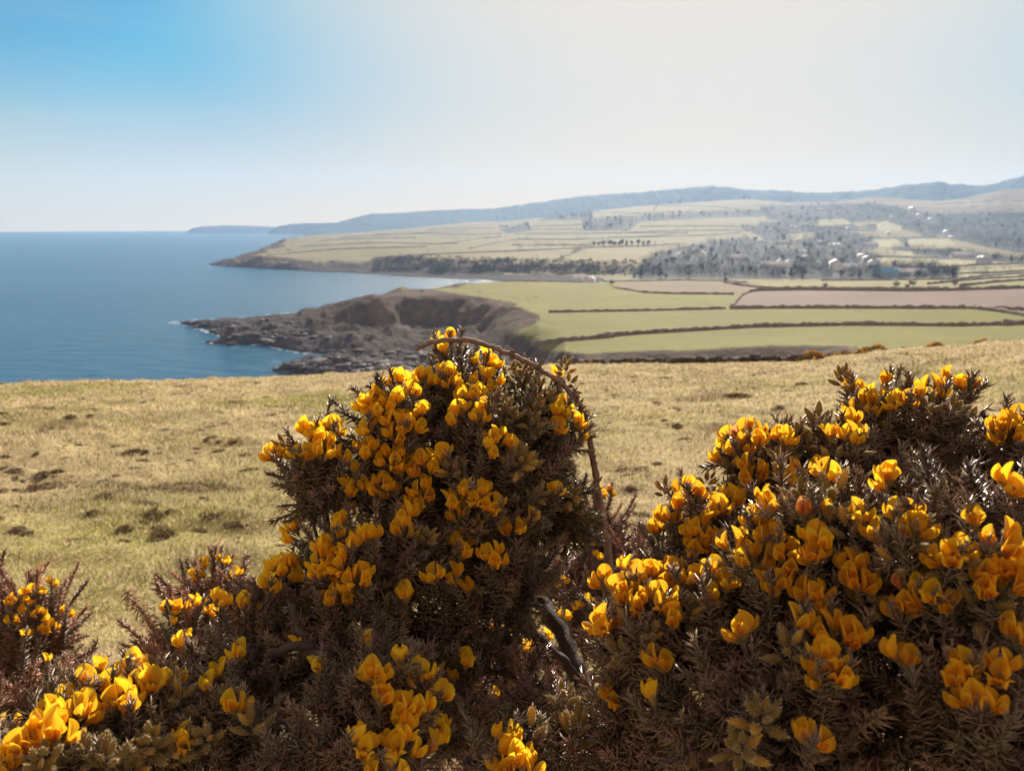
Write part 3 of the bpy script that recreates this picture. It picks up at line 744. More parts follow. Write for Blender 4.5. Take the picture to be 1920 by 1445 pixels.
for key, nt_, ne, lab, hh in [('bluff', 95, 1500, "bare tree in the wood on the bluff above the cove", 11.5), ('low', 22, 300, "bushy tree in the low wood right of the blue roofed barn", 11), ('mid', 30, 420, "tree in the belt between the upper fields and the village", 13),
                      ('slope', 30, 420, "tree in the long belt below the hilltop pasture", 15), ('upper', 24, 700, "tree in the wood below the brown hilltop", 15), ('forest', 20, 1300, "tree in the dark plantation at the right edge", 15),
                      ('knoll', 10, 90, "tree in the dark clump on the left shoulder of the hill", 17), ('left', 5, 40, "tree around the farm at the left of the hillside", 13), ('strip', 8, 160, "tree in the shelter belt below the plantation", 10)]:
    poly = WOODS[key]
    for x, y in sorted(sample_poly(poly, nt_), key=lambda a: -a[1]):
        p = hit(x, y, rmin=700)
        if p is not None: tree(p, hh * random.uniform(.5, .95), lab, "trees: " + lab.split(" in the ")[-1] if " in the " in lab else "trees around the farm")
    for x, y in sample_poly(poly, ne):
        p = hit(x, y, rmin=700)
        if p is not None: extra.append((p, hh * random.uniform(.5, 1.05)))
for i in range(560):
    L_ = random.choice(FAR_H + [[(1440, 440), (1640, 455)], [(1480, 470), (1700, 480)], [(1560, 420), (1740, 445)], [(1650, 500), (1800, 512)], [(1420, 430), (1560, 425)]]); k_ = random.randrange(len(L_) - 1); t_ = random.random()
    x = L_[k_][0] * (1 - t_) + L_[k_ + 1][0] * t_; y = L_[k_][1] * (1 - t_) + L_[k_ + 1][1] * t_ + random.gauss(0, .5 if i % 3 else 5)
    if x < 900 and i % 3: continue
    p = hit(x, y, rmin=900)
    if p is not None and p[2] > 6 and p[1] < 3400: extra.append((p, random.uniform(4, 11)))
VIL = [(1420, 398), (1640, 385), (1750, 402), (1800, 470), (1830, 488), (1700, 505), (1640, 500), (1520, 470), (1430, 450)]
CLEAR = [[(1642, 420), (1660, 414), (1692, 424), (1690, 433), (1645, 432)], [(1632, 449), (1680, 448), (1700, 462), (1640, 463)], [(1700, 448), (1780, 447), (1800, 466), (1710, 466)], [(1640, 470), (1710, 471), (1712, 479), (1638, 478)], [(1640, 484), (1840, 488), (1850, 496), (1740, 500), (1660, 494)], [(1475, 440), (1525, 435), (1530, 445), (1480, 450)], [(1530, 412), (1580, 410), (1600, 420), (1540, 424)]]
for x, y in sample_poly(VIL, 2600):
    if vnoise(np.array([x / 26.]), np.array([y / 7.]), 33)[0] < .42 or any(inpoly(np.array([x]), np.array([y + 1.]), c_)[0] for c_ in CLEAR): continue
    p = hit(x, y, rmin=900)
    if p is not None: extra.append((p, random.uniform(5, 11)))
# scattered row of trees in the middle pasture
for x in [1114, 1122, 1130, 1142, 1148, 1153, 1160, 1166, 1175, 1184, 1196, 1206, 1216]:
    p = hit(x, 463 - (x - 1110) * .02, rmin=700)
    tree(p, random.uniform(9, 14), "small tree in the row along the hedge in the middle pasture", "trees in the middle pasture row")
for x, y in [(1236, 383), (1257, 383), (1275, 383), (1395, 374), (1404, 374)]: tree(hit(x, y, rmin=700), random.uniform(12, 18), "lone tree on the skyline of the hill pasture", "trees on the hill skyline")
for x, y in [(1547, 541), (1702, 541), (1706, 533), (1712, 538), (1680, 540), (1790, 538), (1360, 530), (1146, 535)]: tree(hit(x, y, rmin=300), random.uniform(3.5, 5.5), "small hawthorn on the hedge behind the ploughed field", "hawthorns on the valley hedges", 2)
# keep the sight of the houses clear
ex_ = np.array([p for p, h in extra]); qx, qy = proj(ex_[:, 0], ex_[:, 1], ex_[:, 2]); kp = np.ones(len(extra), bool)
for q in HOUSES:
    w_ = 10 if q[2] in ('long', 'barn', 'villa') else 7
    kp &= ~((np.abs(qx - q[0]) < w_) & (qy - q[1] > -2.5) & (qy - q[1] < 10))
extra = [e_ for e_, k_ in zip(extra, kp) if k_]
# the rest of the far woodland is one mass
tv = [np.zeros((len(m.vertices), 3), np.float32) for m in TREES]; tf = []; tcol = []
rs = np.random.default_rng(5)
VV = []; FF = []; CC = []; nn = 0
K = 64
for p, h in extra:
    u = rs.random(K) * 2 * np.pi; zz = rs.random(K); rad = .32 * np.sqrt(np.clip(1 - (zz - .45) ** 2 * 3, .05, 1)) * (.7 + .5 * rs.random(K))
    c = np.stack([rad * np.cos(u), rad * np.sin(u), .12 + .85 * zz], 1) * h + p
    e = rs.normal(size=(K, 3, 3)); e *= (.045 * h * 1.15) / np.linalg.norm(e, axis=2)[..., None]
    VV.append((c[:, None, :] + e).reshape(-1, 3)); FF.append(np.arange(3 * K).reshape(-1, 3) + nn); nn += 3 * K
    g = np.repeat(rs.random(K) * .6 + .7, 3)[:, None] * np.array((.042, .036, .04) if rs.random() < .5 else (.026, .032, .036)) * (.75 + .5 * rs.random())
    CC.append(g * 1.0)
wl_o = link("woodland", make_mesh("woodland", np.concatenate(VV), np.concatenate(FF), M_tree, col=np.concatenate(CC)))
tag(wl_o, "mixed dark woodland spread over the far hillside", None, "far woods", "stuff")
# scrub along the far cliff
VV = []; FF = []; CC = []; nn = 0
for i in range(900):
    x = random.uniform(700, 1200); y = np.interp(x, [a for a, _ in CLF], [b for _, b in CLF]) + random.uniform(-1, 26)
    p = hit(x, y, rmin=800)
    if p is None or p[2] < 2: continue
    h = random.uniform(1.5, 4.5)
    c = p + rs.normal(size=(14, 3)) * h * .45; c[:, 2] = p[2] + np.abs(c[:, 2] - p[2])
    e = rs.normal(size=(14, 3, 3)) * h * .22
    VV.append((c[:, None, :] + e).reshape(-1, 3)); FF.append(np.arange(42).reshape(-1, 3) + nn); nn += 42
    CC.append(np.tile(np.array((.06, .05, .04)) * random.uniform(.6, 1.4), (42, 1)))
sc_o = link("cliff_scrub", make_mesh("cliff_scrub", np.concatenate(VV), np.concatenate(FF), M_tree, col=np.concatenate(CC)))
tag(sc_o, "low dark scrub covering the far cliff", None, "cliff scrub", "stuff")

# ---- houses
M_pane = vc_mat("window_glass", rough=.08, spec=.8)
def house_parts(w, d, h, wallc, roofc):
    wm = MB()
    v = [(-w/2, -d/2, -1.5), (w/2, -d/2, -1.5), (w/2, d/2, -1.5), (-w/2, d/2, -1.5), (-w/2, -d/2, h), (w/2, -d/2, h), (w/2, d/2, h), (-w/2, d/2, h), (-w/2, 0, h + d*.3), (w/2, 0, h + d*.3)]
    wm.add(v, [[0, 1, 5, 4], [2, 3, 7, 6], [1, 2, 6, 5], [3, 0, 4, 7]], wallc)
    wm.f3.append(np.array([[5, 6, 9], [7, 4, 8]])); wm.m3.append(np.zeros(2, int))
    rm = MB(); e = .4; t = .25
    for s in (-1, 1):
        y0 = s * (d/2 + e); z0 = h - e * .6 + .1; z1 = h + d*.3 + .12
        rv = [(-w/2 - e, y0, z0), (w/2 + e, y0, z0), (w/2 + e, 0, z1), (-w/2 - e, 0, z1)]
        rv += [(a, b, c + t) for a, b, c in rv]
        rm.add(rv, [[0, 1, 2, 3], [4, 5, 6, 7], [0, 1, 5, 4], [1, 2, 6, 5], [3, 0, 4, 7]], roofc)
    cm = MB(); z0 = h + d*.2
    cv = [(a, b, z) for z in (z0, h + d*.3 + 1.3) for a, b in ((-.45, -.35), (.45, -.35), (.45, .35), (-.45, .35))]
    cm.add(cv, [[0, 1, 5, 4], [1, 2, 6, 5], [2, 3, 7, 6], [3, 0, 4, 7], [4, 5, 6, 7]], wallc)
    win = MB()
    win.add([(-.5, 0, 0), (.5, 0, 0), (.5, 0, 1.2), (-.5, 0, 1.2), (-.5, .06, 0), (.5, .06, 0), (.5, .06, 1.2), (-.5, .06, 1.2)], [[0, 1, 2, 3], [0, 1, 5, 4], [1, 2, 6, 5], [2, 3, 7, 6], [3, 0, 4, 7]], (.05, .06, .08))
    wins = [(-w/2 + w * (i + .5) / max(2, int(w / 4)), -d/2 - .03, zz) for i in range(max(2, int(w / 4))) for zz in ([1.0] if h < 4.5 else [1.0, 3.4])]
    return wm.mesh("wall", M_white), rm.mesh("roof", M_roof), cm.mesh("chimney", M_white), win.mesh("window", M_pane), wins, [(s_ * (w/2 - .6), 0, 0) for s_ in (-1, 1)]
WH = (.85, .84, .80)
HP = {
 'white': house_parts(12, 7.5, 5.2, WH, (.8, .8, .8)), 'cottage': house_parts(11, 6.5, 3.2, WH, (.75, .75, .75)), 'long': house_parts(26, 9, 4.2, (.8, .8, .78), (.85, .85, .84)),  # near-white roofs: sun glare on slate put into their colour
 'barn': house_parts(30, 13, 5, (.35, .45, .5), (.09, .28, .48)), 'villa': house_parts(22, 10, 7.5, (.82, .8, .7), (.6, .58, .52)), 'grey': house_parts(13, 7.5, 5, (.5, .48, .45), (.35, .36, .4)),
}
def house(x, y, kind, lab, rot=None, sc=1.0, group=None, pname="house"):
    p = hit(x, y, rmin=650)
    if p is None: return
    e = bpy.data.objects.new(pname, None); COL.objects.link(e)
    e.location = p; e.rotation_euler = (0, 0, 1.57 + random.uniform(-.6, .6) if rot is None else rot); e.scale = (sc,) * 3
    tag(e, lab, "barn" if kind == 'barn' else "house", group)
    W_, Rf_, Ch, Wi, wl_, cl_ = HP[kind]
    link("wall", W_, e); r = link("roof", Rf_, e)
    if kind not in ('barn', 'long'):
        for q in cl_: link("chimney", Ch, r, q)
    for q in wl_: link("window", Wi, e, q)
for a in HOUSES: house(a[0], a[1], a[2], a[3], rot=random.uniform(-.15, .15) if a[2] in ('barn', 'long') else None, sc=.9 if a[2] == 'barn' else 1.15, pname="barn" if a[2] == 'barn' else "house")

# radio mast on the hill
b = MB(); pm = hit(1885, 353, rmin=2500)
for s in (-1, 1): b.tube([(s * 1.2, 0, 0), (0, 0, 30)], [.4, .25], 4, (.12, .12, .13))
for k in range(1, 9): b.tube([(-1.2 * (1 - k / 10), 0, 3 * k), (1.2 * (1 - k / 10), 0, 3 * k + 1.5)], [.2, .2], 4, (.12, .12, .13))
if pm is not None:
    o = link("radio_mast", b.mesh("radio_mast", M_hedge), None, tuple(pm)); tag(o, "thin grey lattice mast on the hilltop at the right edge", "mast")

# ---- rocks on the headland shore
M_rock = vc_mat("shore_rock", rough=.75, spec=.35, noise=.8, nz_amt=.35, bump=(1.2, .6, .3))
def rock_mesh(seed):
    r = np.random.default_rng(seed); nu, nv = 16, 10
    V = []; 
    for i in range(nv + 1):
        for j in range(nu):
            t = math.pi * i / nv; a = 2 * math.pi * j / nu
            d = np.array([math.sin(t) * math.cos(a), math.sin(t) * math.sin(a), math.cos(t)])
            n = float(vnoise(np.array([d[0] * 2 + 5 + seed]), np.array([d[1] * 2 + d[2] * 3]), seed)[0]); n2 = float(vnoise(np.array([d[0] * 5 + seed]), np.array([d[2] * 5 + d[1] * 4]), seed + 1)[0])
            p = d * (.6 + .55 * n + .25 * n2); p = np.sign(p) * np.abs(p) ** .8; V.append(p * np.array([1, .7, .55]))
    F = [[i * nu + j, (i + 1) * nu + j, (i + 1) * nu + (j + 1) % nu, i * nu + (j + 1) % nu] for i in range(nv) for j in range(nu)]
    b = MB(); g = r.random((len(V), 1)) * .3 + .85
    b.add(V, F); b.c[-1] = g * np.array((.095, .078, .075)); return b.mesh("shore_rock", M_rock)
ROCKS = [rock_mesh(i) for i in range(5)]
RL = [(548, 684, 3.5, "dark pointed rock at the tip of the nearest reef"), (520, 691, 2.4, "low flat rock ending the nearest reef"), (596, 678, 3.5, "dark rock in the middle of the nearest reef"), (400, 640, 2.6, "flat skerry left of the rocky headland"),
      (440, 643, 3.0, "long low skerry beside the headland inlet"), (344, 604, 2.0, "small outermost rock at the headland tip"), (372, 612, 2.6, "brown rock near the headland tip"), (500, 640, 4.2, "blocky rock at the corner of the headland cliff")]
for x, y, s, lab in RL:
    p = hit(x, y, rmin=200); q_ = PZ(x, y, 0.3)
    if p is None or p[2] < 0.3: p = (q_[0], q_[1], 0.3)
    o = link("shore_rock", ROCKS[random.randrange(5)], None, (p[0], p[1], max(p[2], .0))); o.scale = (s * 1.6, s, s * .6); o.rotation_euler = (0, 0, random.random() * 3); tag(o, lab, "rock", "shore rocks")
for i in range(230):
    x, y = random.choice([(random.uniform(370, 620), random.uniform(598, 640)), (random.uniform(560, 800), random.uniform(655, 705)), (random.uniform(540, 760), random.uniform(675, 706))])
    p = hit(x, y, rmin=200)
    if p is None or p[2] < .3 or p[2] > 9: continue
    s = random.uniform(.7, 2.6)
    o = link("shore_rock", ROCKS[random.randrange(5)], None, (p[0], p[1], p[2])); o.scale = (s * 1.3, s, s * .7); o.rotation_euler = (0, 0, random.random() * 3)
    tag(o, "broken dark boulder on the rocky shore of the headland", "rock", "boulders on the headland shore")

# ---- stone wall and far gorse on the brow of the field
def edge_pt(x, r, up=0.0):
    a = PR(x, 600, r); X_ = r * math.sin(a[0]); Y_ = r * math.cos(a[0]); return np.array([X_, Y_, hz(X_, Y_) + up])
b = MB()
M_stone = vc_mat("wall_stone", rough=.9, spec=.15, noise=5.0, nz_amt=.3)
for i in range(600):
    x = random.uniform(1090, 1500); r_ = 60 + random.uniform(-.5, .5)
    if vnoise(np.array([x / 22.]), np.array([3.]), 4)[0] < .3: continue
    base = edge_pt(x, r_); s = random.uniform(.10, .24); lev = random.uniform(.05, .5)
    rv = np.array([[a, c, d] for a in (-1, 1) for c in (-1, 1) for d in (-1, 1)], float) * np.array([s * 1.3, s, s * .8]); rv *= 1 + .25 * rng.normal(size=rv.shape)
    b.add(rv + base + np.array([0, 0, lev]), [[0, 1, 3, 2], [4, 6, 7, 5], [0, 4, 5, 1], [2, 3, 7, 6], [0, 2, 6, 4], [1, 5, 7, 3]], np.array((.085, .06, .05)) * random.uniform(.7, 1.4))
o = link("stone_wall", b.mesh("stone_wall", M_stone)); tag(o, "tumbled dark dry stone wall along the brow of the field", "wall")
M_fg = vc_mat("distant_gorse", rough=.7, spec=.2, transl=.35)
def gorse_clump(x0, x1, r_, h, lab, yellow=.6):
    b = MB(); V = []; F = []; Cc = []
    n = int(abs(x1 - x0) * 28)
    for i in range(n):
        t = random.random(); x = x0 + (x1 - x0) * t; rr = r_ + random.gauss(0, .5)
        prof = math.sin(math.pi * min(max(t, .02), .98)) ** .6 * (.7 + .5 * float(vnoise(np.array([x / 14.]), np.array([1.]), 8)[0]))
        p = edge_pt(x, rr); z = random.random() ** .7 * h * prof; p[2] += z
        s = random.uniform(.04, .09)
        e = rng.normal(size=(3, 3)) * s; n0 = len(V); V += [p + e[0], p + e[1], p + e[2]]; F.append([n0, n0 + 1, n0 + 2])
        top = z / (h * prof + 1e-6)
        c = (.70, .33, .02) if random.random() < yellow * (.15 + top) else (.09, .065, .035)
        Cc += [np.array(c) * random.uniform(.7, 1.2)] * 3
    b.add(V, F); b.c[-1] = np.array(Cc)
    o = link("gorse_bush", b.mesh("gorse_bush", M_fg)); tag(o, lab, "gorse bush", "gorse bushes on the brow of the field")
gorse_clump(1492, 1562, 60, .75, "wide orange gorse clump at the end of the stone wall", .45)
gorse_clump(1545, 1605, 60.5, .60, "low gorse joining the two larger clumps on the brow", .4)
gorse_clump(1605, 1672, 61, .85, "tall rounded orange gorse clump on the brow of the field", .5)
gorse_clump(1665, 1725, 61.5, .40, "low straggling gorse right of the rounded clump", .4)
gorse_clump(1738, 1778, 61, .55, "small lone gorse clump farther along the brow", .4)
gorse_clump(1818, 1868, 61, .45, "rightmost flat gorse clump on the brow", .4)
gorse_clump(1100, 1132, 59, .30, "tiny orange gorse tuft at the left end of the stone wall", .6)

# ---- tussocks and grass of the near field
M_tus = vc_mat("tussock_earth", rough=.95, spec=.1, noise=25.0, nz_amt=.35)
def tussock(seed):
    r = np.random.default_rng(seed); b = MB(); nu, nv = 14, 5; V = []
    for i in range(nv + 1):
        for j in range(nu):
            t = i / nv; a = 2 * math.pi * j / nu; rad = t * (1 + .35 * math.sin(2 * a + seed) + .2 * r.random())
            V.append((rad * math.cos(a), rad * .75 * math.sin(a), .42 * (1 - t) ** .8 * (1 + .3 * r.random()) - .06 * t))
    F = [[i * nu + j, (i + 1) * nu + j, (i + 1) * nu + (j + 1) % nu, i * nu + (j + 1) % nu] for i in range(nv) for j in range(nu)]
    b.add(V, F, (.21, .155, .085))
    n = 300; c = r.random(n) * 6.28; rd = np.sqrt(r.random(n)) * 1.05
    V = []; F = []; Cc = []
    for k in range(n):
        p = np.array([rd[k] * math.cos(c[k]), rd[k] * .75 * math.sin(c[k]), max(0, .40 * (1 - rd[k])) - .03]); d = r.normal(size=3) * .25; d[2] = .35 + .25 * r.random(); w = r.normal(size=3) * .03; w[2] = 0
        n0 = len(V); V += [p - w, p + w, p + d * .8]; F.append([n0, n0 + 1, n0 + 2]); g = r.random()
        Cc += [np.array((.10, .07, .04)) * (.6 + g)] * 2 + [np.array((.26, .19, .10)) * (.4 + g)]
    b.add(V, F); b.c[-1] = np.array(Cc)
    return b.mesh("grass_tussock", M_tus)
TUS = [tussock(i) for i in range(6)]
spots = [(285, 975, 34, "largest dark tussock in the field left of the central bush"), (246, 852, 20, "dark tussock in the upper left of the field, left of the flower lobe"), (68, 918, 30, "wide dark tussock near the left edge of the field"), (78, 892, 16, "small dark tussock above the wide one at the left edge"),
         (170, 968, 22, "dark tussock left of the largest one"), (262, 948, 22, "flat dark tussock just above the largest one"), (195, 936, 24, "low brown tussock in the left field"), (132, 784, 14, "dark tussock far up the left field"), (310, 1005, 26, "brown tussock just below the largest one"),
         (400, 822, 15, "dark tussock on the right part of the left field"), (1270, 801, 16, "round dark tussock right of the bent branch"), (1150, 742, 12, "small tussock below the stone wall"), (1245, 710, 16, "short dark tussock under the stone wall"), (1380, 742, 20, "wide flat tussock in the right field"), (1265, 770, 16, "brown tussock right of the bent branch, upper one"), (1505, 722, 13, "dark tussock left of the tall right lobe"), (1200, 880, 18, "tussock close to the branch foot on the right"), (1460, 770, 20, "dark flat tussock above the right bush")]
def put_tus(x, y, wpx, lab, grp=None):
    p = hit(x, y, rmin=3, rmax=58)
    if p is None: return
    r_ = math.hypot(p[0], p[1]); s = wpx / FPX * r_ * 1.0
    o = link("grass_tussock", TUS[random.randrange(6)], None, (p[0], p[1], p[2] - s * .05)); o.scale = (s * random.uniform(.8, 1.5), s * random.uniform(.6, 1.1), s * random.uniform(.4, 1.0)); o.rotation_euler = (0, 0, random.random() * 6.28)
    tag(o, lab, "tussock", grp or "larger tussocks in the field")
for x, y, w_, lab in spots: put_tus(x, y, w_, lab)
for i in range(260):
    y = 700 + 330 * random.random() ** 1.5; x = random.choice([random.uniform(-40, 560), random.uniform(1080, 1960)])
    w_ = (3.4 + (y - 690) * .034) * random.uniform(.4, 1.4)
    put_tus(x, y, w_, "small brown tussock scattered over the pale grass", "small tussocks in the grass")
M_grass = vc_mat("grass", rough=.6, spec=.25, transl=.45)
def grass_patch():
    n = 330000
    r_ = 2.2 * (50 / 2.2) ** rng.random(n) ** 0.9; a = rng.uniform(-.66, .66, n)
    x = r_ * np.sin(a); y = r_ * np.cos(a)
    i = np.interp(r_, rows, np.arange(len(rows))); j = (a - azf[0]) / (azf[1] - azf[0]); i0 = i.astype(int); j0 = j.astype(int); u = i - i0; v = j - j0
    z = (Z[i0, j0] * (1 - u) + Z[i0 + 1, j0] * u) * (1 - v) + (Z[i0, j0 + 1] * (1 - u) + Z[i0 + 1, j0 + 1] * u) * v
    s = np.clip(.011 + r_ * .0009, .012, .038); tuft = fbm(x, y, .55, 2, 55)
    hgt = s * (1.1 + 1.6 * rng.random(n)) * (1 + 1.0 * np.clip(tuft, -.4, 1))
    w = s * .22 + .00045 * r_
    ang = rng.uniform(0, np.pi, n); wx = np.cos(ang) * w; wy = np.sin(ang) * w * .6
    lx = rng.normal(0, .55, n) * hgt; ly = rng.normal(0, .5, n) * hgt
    V = np.empty((n, 3, 3)); V[:, 0] = np.stack([x - wx, y - wy, z - .01], 1); V[:, 1] = np.stack([x + wx, y + wy, z - .01], 1); V[:, 2] = np.stack([x + lx, y + ly, z + hgt], 1)
    gp = np.clip(fbm(x, y, 4.5, 3, 61) * 1.6 + .25 - np.clip((r_ - 12) / 60, 0, .45), 0, 1)
    pick = rng.random(n) < .12 + .45 * gp
    base = np.where(pick[:, None], np.array((.30, .28, .07)), np.array((.56, .46, .29))) * (.5 + .95 * rng.random(n))[:, None] * (1 + .3 * fbm(x, y * 1.4, 1.1, 3, 97))[:, None]
    dark = (rng.random(n) < .08) | (fbm(x * .7, y, .75, 3, 91) > .50 + .15 * rng.random(n)); base[dark] = np.array((.13, .09, .05))
    Cc = np.repeat(base, 3, axis=0)
    o = link("grass", make_mesh("grass", V.reshape(-1, 3), np.arange(3 * n).reshape(-1, 3), M_grass, col=Cc)); tag(o, "short dry straw and green pasture grass", None, "grass", "stuff")
grass_patch()
# ============================================================ foreground gorse
def spine_mat():
    m, n = new_mat("gorse_spine")
    vc = N(n, "ShaderNodeVertexColor", layer_name="Col")
    p = N(n, "ShaderNodeBsdfPrincipled", Roughness=.30); p.inputs['Specular IOR Level'].default_value = .6
    n.links.new(vc.outputs[0], p.inputs['Base Color'])
    t = N(n, "ShaderNodeBsdfTranslucent"); n.links.new(vc.outputs[0], t.inputs[0])
    ms = N(n, "ShaderNodeMixShader"); ms.inputs[0].default_value = .38
    o = N(n, "ShaderNodeOutputMaterial")
    n.links.new(p.outputs[0], ms.inputs[1]); n.links.new(t.outputs[0], ms.inputs[2]); n.links.new(ms.outputs[0], o.inputs[0])
    return m
M_spine = spine_mat()
M_bark = vc_mat("gorse_bark", rough=.75, spec=.3, noise=60.0, nz_amt=.4, bump=(220.0, .7, .002))
def petal_mat():
    m, n = new_mat("gorse_petal")
    vc = N(n, "ShaderNodeVertexColor", layer_name="Col")
    oi = N(n, "ShaderNodeObjectInfo")
    hsv = N(n, "ShaderNodeHueSaturation")
    mr = N(n, "ShaderNodeMapRange"); mr.inputs[3].default_value = .488; mr.inputs[4].default_value = .506
    n.links.new(oi.outputs['Random'], mr.inputs[0]); n.links.new(mr.outputs[0], hsv.inputs['Hue'])
    mv = N(n, "ShaderNodeMapRange"); mv.inputs[3].default_value = .85; mv.inputs[4].default_value = 1.05
    n.links.new(oi.outputs['Random'], mv.inputs[0]); n.links.new(mv.outputs[0], hsv.inputs['Value'])
    n.links.new(vc.outputs[0], hsv.inputs['Color'])
    p = N(n, "ShaderNodeBsdfPrincipled", Roughness=.55); p.inputs['Specular IOR Level'].default_value = .25
    p.inputs['Sheen Weight'].default_value = .15
    n.links.new(hsv.outputs[0], p.inputs['Base Color'])
    t = N(n, "ShaderNodeBsdfTranslucent"); n.links.new(hsv.outputs[0], t.inputs[0])
    ms = N(n, "ShaderNodeMixShader"); ms.inputs[0].default_value = .72
    o = N(n, "ShaderNodeOutputMaterial")
    n.links.new(p.outputs[0], ms.inputs[1]); n.links.new(t.outputs[0], ms.inputs[2]); n.links.new(ms.outputs[0], o.inputs[0])
    return m
M_petal = petal_mat()
M_calyx = vc_mat("gorse_calyx", rough=.6, spec=.3, transl=.5, sheen=.6)

def rotm(axis, a):
    return np.array(Matrix.Rotation(a, 3, axis))
def petal(L, W, cup, bend, tilt, az, z0=.25, fold=0.0, notch=0.0, r0=.05, wide=.62):
    """a curved petal growing from the flower axis; returns verts, faces"""
    nu, nv = 9, 6; V = []
    for i in range(nu + 1):
        u = (1 - math.cos(math.pi * (i + .35) / (nu + .35))) / 2
        u = u if i < nu else 1.0
        w_ = u ** (1.0 / wide) if False else u
        prof = math.sqrt(max(0.0, 1 - (2 * u - 1) ** 2)) * (.45 + .55 * min(1, u / .62) ** 1.1)
        prof = max(prof, .10 if u < .5 else .05)
        for j in range(nv + 1):
            v = 2 * j / nv - 1
            x = v * W * prof * .5
            ang = bend * u
            y = L * u * math.sin(ang * .6); z = L * u * math.cos(ang * .6)
            y += -cup * (v * v) * prof * W + abs(v) * fold * W * prof
            z -= notch * L * math.exp(-(v / .22) ** 2) * max(0, (u - .55)) * 1.2
            V.append((x, y + r0, z))
    V = np.array(V) @ rotm('X', -tilt).T
    V = V @ rotm('Z', az).T; V[:, 2] += z0
    k = nv + 1
    F = [[i * k + j, i * k + j + 1, (i + 1) * k + j + 1, (i + 1) * k + j] for i in range(nu) for j in range(nv)]
    return V, np.array(F)
YEL = np.array((1.0, 0.65, 0.03)); YEL2 = np.array((0.97, 0.46, 0.014)); OLD = np.array((.85, .45, .16))
def petals(b, op, seed, col=YEL):
    r = random.Random(seed)
    def put(V, F, c):
        t = np.clip((V[:, 2] - .15) / .8, 0, 1)[:, None]
        c = YEL2 * (1 - t) + c * t; n0 = len(b.v); b.add(V, F, col); b.c[-1] = c * r.uniform(.93, 1.05)
    # standard: broad upright two-lobed petal behind (+y)
    V, F = petal(.98, .72, .18, .22, .08 + .50 * op, 0.0, z0=.14, fold=-.28 + .1 * r.random(), notch=.14); put(V, F, col)
    # wings, left and right in front
    for s in (-1, 1):
        V, F = petal(.84, .46, -.42, -.25, .10 + .55 * op + r.uniform(-.08, .08), math.pi + s * (.75 + .35 * op), z0=.22, r0=.04); put(V, F, col)
    # keel: a folded boat underneath
    for s in (-1, 1):
        V, F = petal(.72, .32, -.5, -.35, .10 + .42 * op, math.pi + s * .28, z0=.2, r0=.03); put(V, F, col * np.array((.97, .9, .9)))
def fuzz(b, V, n, ln, seed, col):
    r = np.random.default_rng(seed); idx = r.integers(0, len(V), n); cen = V.mean(0)
    P = V[idx] + r.normal(size=(n, 3)) * .012; d = P - cen; d[:, 2] *= .5; d /= np.linalg.norm(d, axis=1)[:, None] + 1e-6; d[:, 2] += .5
    w = r.normal(size=(n, 3)) * .006
    T = np.stack([P - w, P + w, P + d * ln * (.6 + .8 * r.random((n, 1)))], 1).reshape(-1, 3)
    b.add(T, np.arange(3 * n).reshape(-1, 3), col)
OLV = np.array((.34, .23, .065)); FUZ = np.array((.80, .66, .38))
def calyx(b, op, seed, L=.52):
    for az in (0, math.pi):
        V, F = petal(L, .42, .30, .1, .12 + .35 * op * (az > 0) + .15 * op, az, z0=-.02, r0=.06, wide=.8)
        b.add(V, F, OLV); fuzz(b, V, 40, .09, seed + int(az), FUZ)
    b.tube([(0, 0, -.28), (0, 0, .03)], [.045, .07], 6, (.16, .15, .05))
FLOW = []
for i, (op, col) in enumerate([(.85, YEL), (.65, YEL), (.45, YEL), (.3, YEL), (1.0, YEL), (.15, YEL), (.55, YEL), (.1, OLD)]):
    b = MB(); petals(b, op, i, col); pm_ = b.mesh("gorse_flower_petals", M_petal, smooth=True)
    c = MB(); calyx(c, op, i * 7); FLOW.append((pm_, c.mesh("gorse_calyx", M_calyx, smooth=True)))
def bud_geom(b, M3, off, s, seed, yellow):
    nu, nv = 8, 7; V = []
    for i in range(nv + 1):
        t = i / nv; rad = .235 * math.sin(math.pi * (t * .93 + .05)) ** .7 * (1 - .2 * t)
        for j in range(nu):
            a = 2 * math.pi * j / nu; V.append((rad * math.cos(a), rad * .8 * math.sin(a), t * 1.0))
    V = np.array(V); F = np.array([[i * nu + j, i * nu + (j + 1) % nu, (i + 1) * nu + (j + 1) % nu, (i + 1) * nu + j] for i in range(nv) for j in range(nu)])
    t = V[:, 2:3]; col = OLV * (1 - t * .5) + (np.array((.62, .33, .03)) if yellow else np.array((.30, .20, .06))) * t * .5 * (1.6 if yellow else 1)
    n0 = len(b.v); b.add((V * s) @ M3.T + off, F); b.c[-1] = col
    fb = MB(); fuzz(fb, V, 130, .10, seed, FUZ); fv = fb.v[0]
    b.add((fv * s) @ M3.T + off, fb.f3[0], FUZ)
def dir_mat(d, roll):
    z = np.asarray(d, float); z = z / np.linalg.norm(z)
    a = np.array([1., 0, 0]) if abs(z[0]) < .8 else np.array([0, 1., 0])
    x = np.cross(a, z); x /= np.linalg.norm(x); y = np.cross(z, x)
    c, s = math.cos(roll), math.sin(roll)
    return np.stack([c * x + s * y, -s * x + c * y, z], 1)
BUDS = []
for k in range(5):
    b = MB(); r = random.Random(k + 50); n = [9, 7, 12, 5, 8][k]
    for i in range(n):
        t = i / n; a = i * 2.4; spread = 1.05 * (1 - t) + .12
        d = np.array([math.sin(spread) * math.cos(a), math.sin(spread) * math.sin(a), math.cos(spread)])
        base = np.array([.10 * math.cos(a), .10 * math.sin(a), 1.1 * t * .9]) + d * .15
        bud_geom(b, dir_mat(d, a), base, .72 + .3 * r.random() - .2 * t, i + 9 * k, r.random() < .25)
    BUDS.append(b.mesh("gorse_buds", M_calyx, smooth=True))

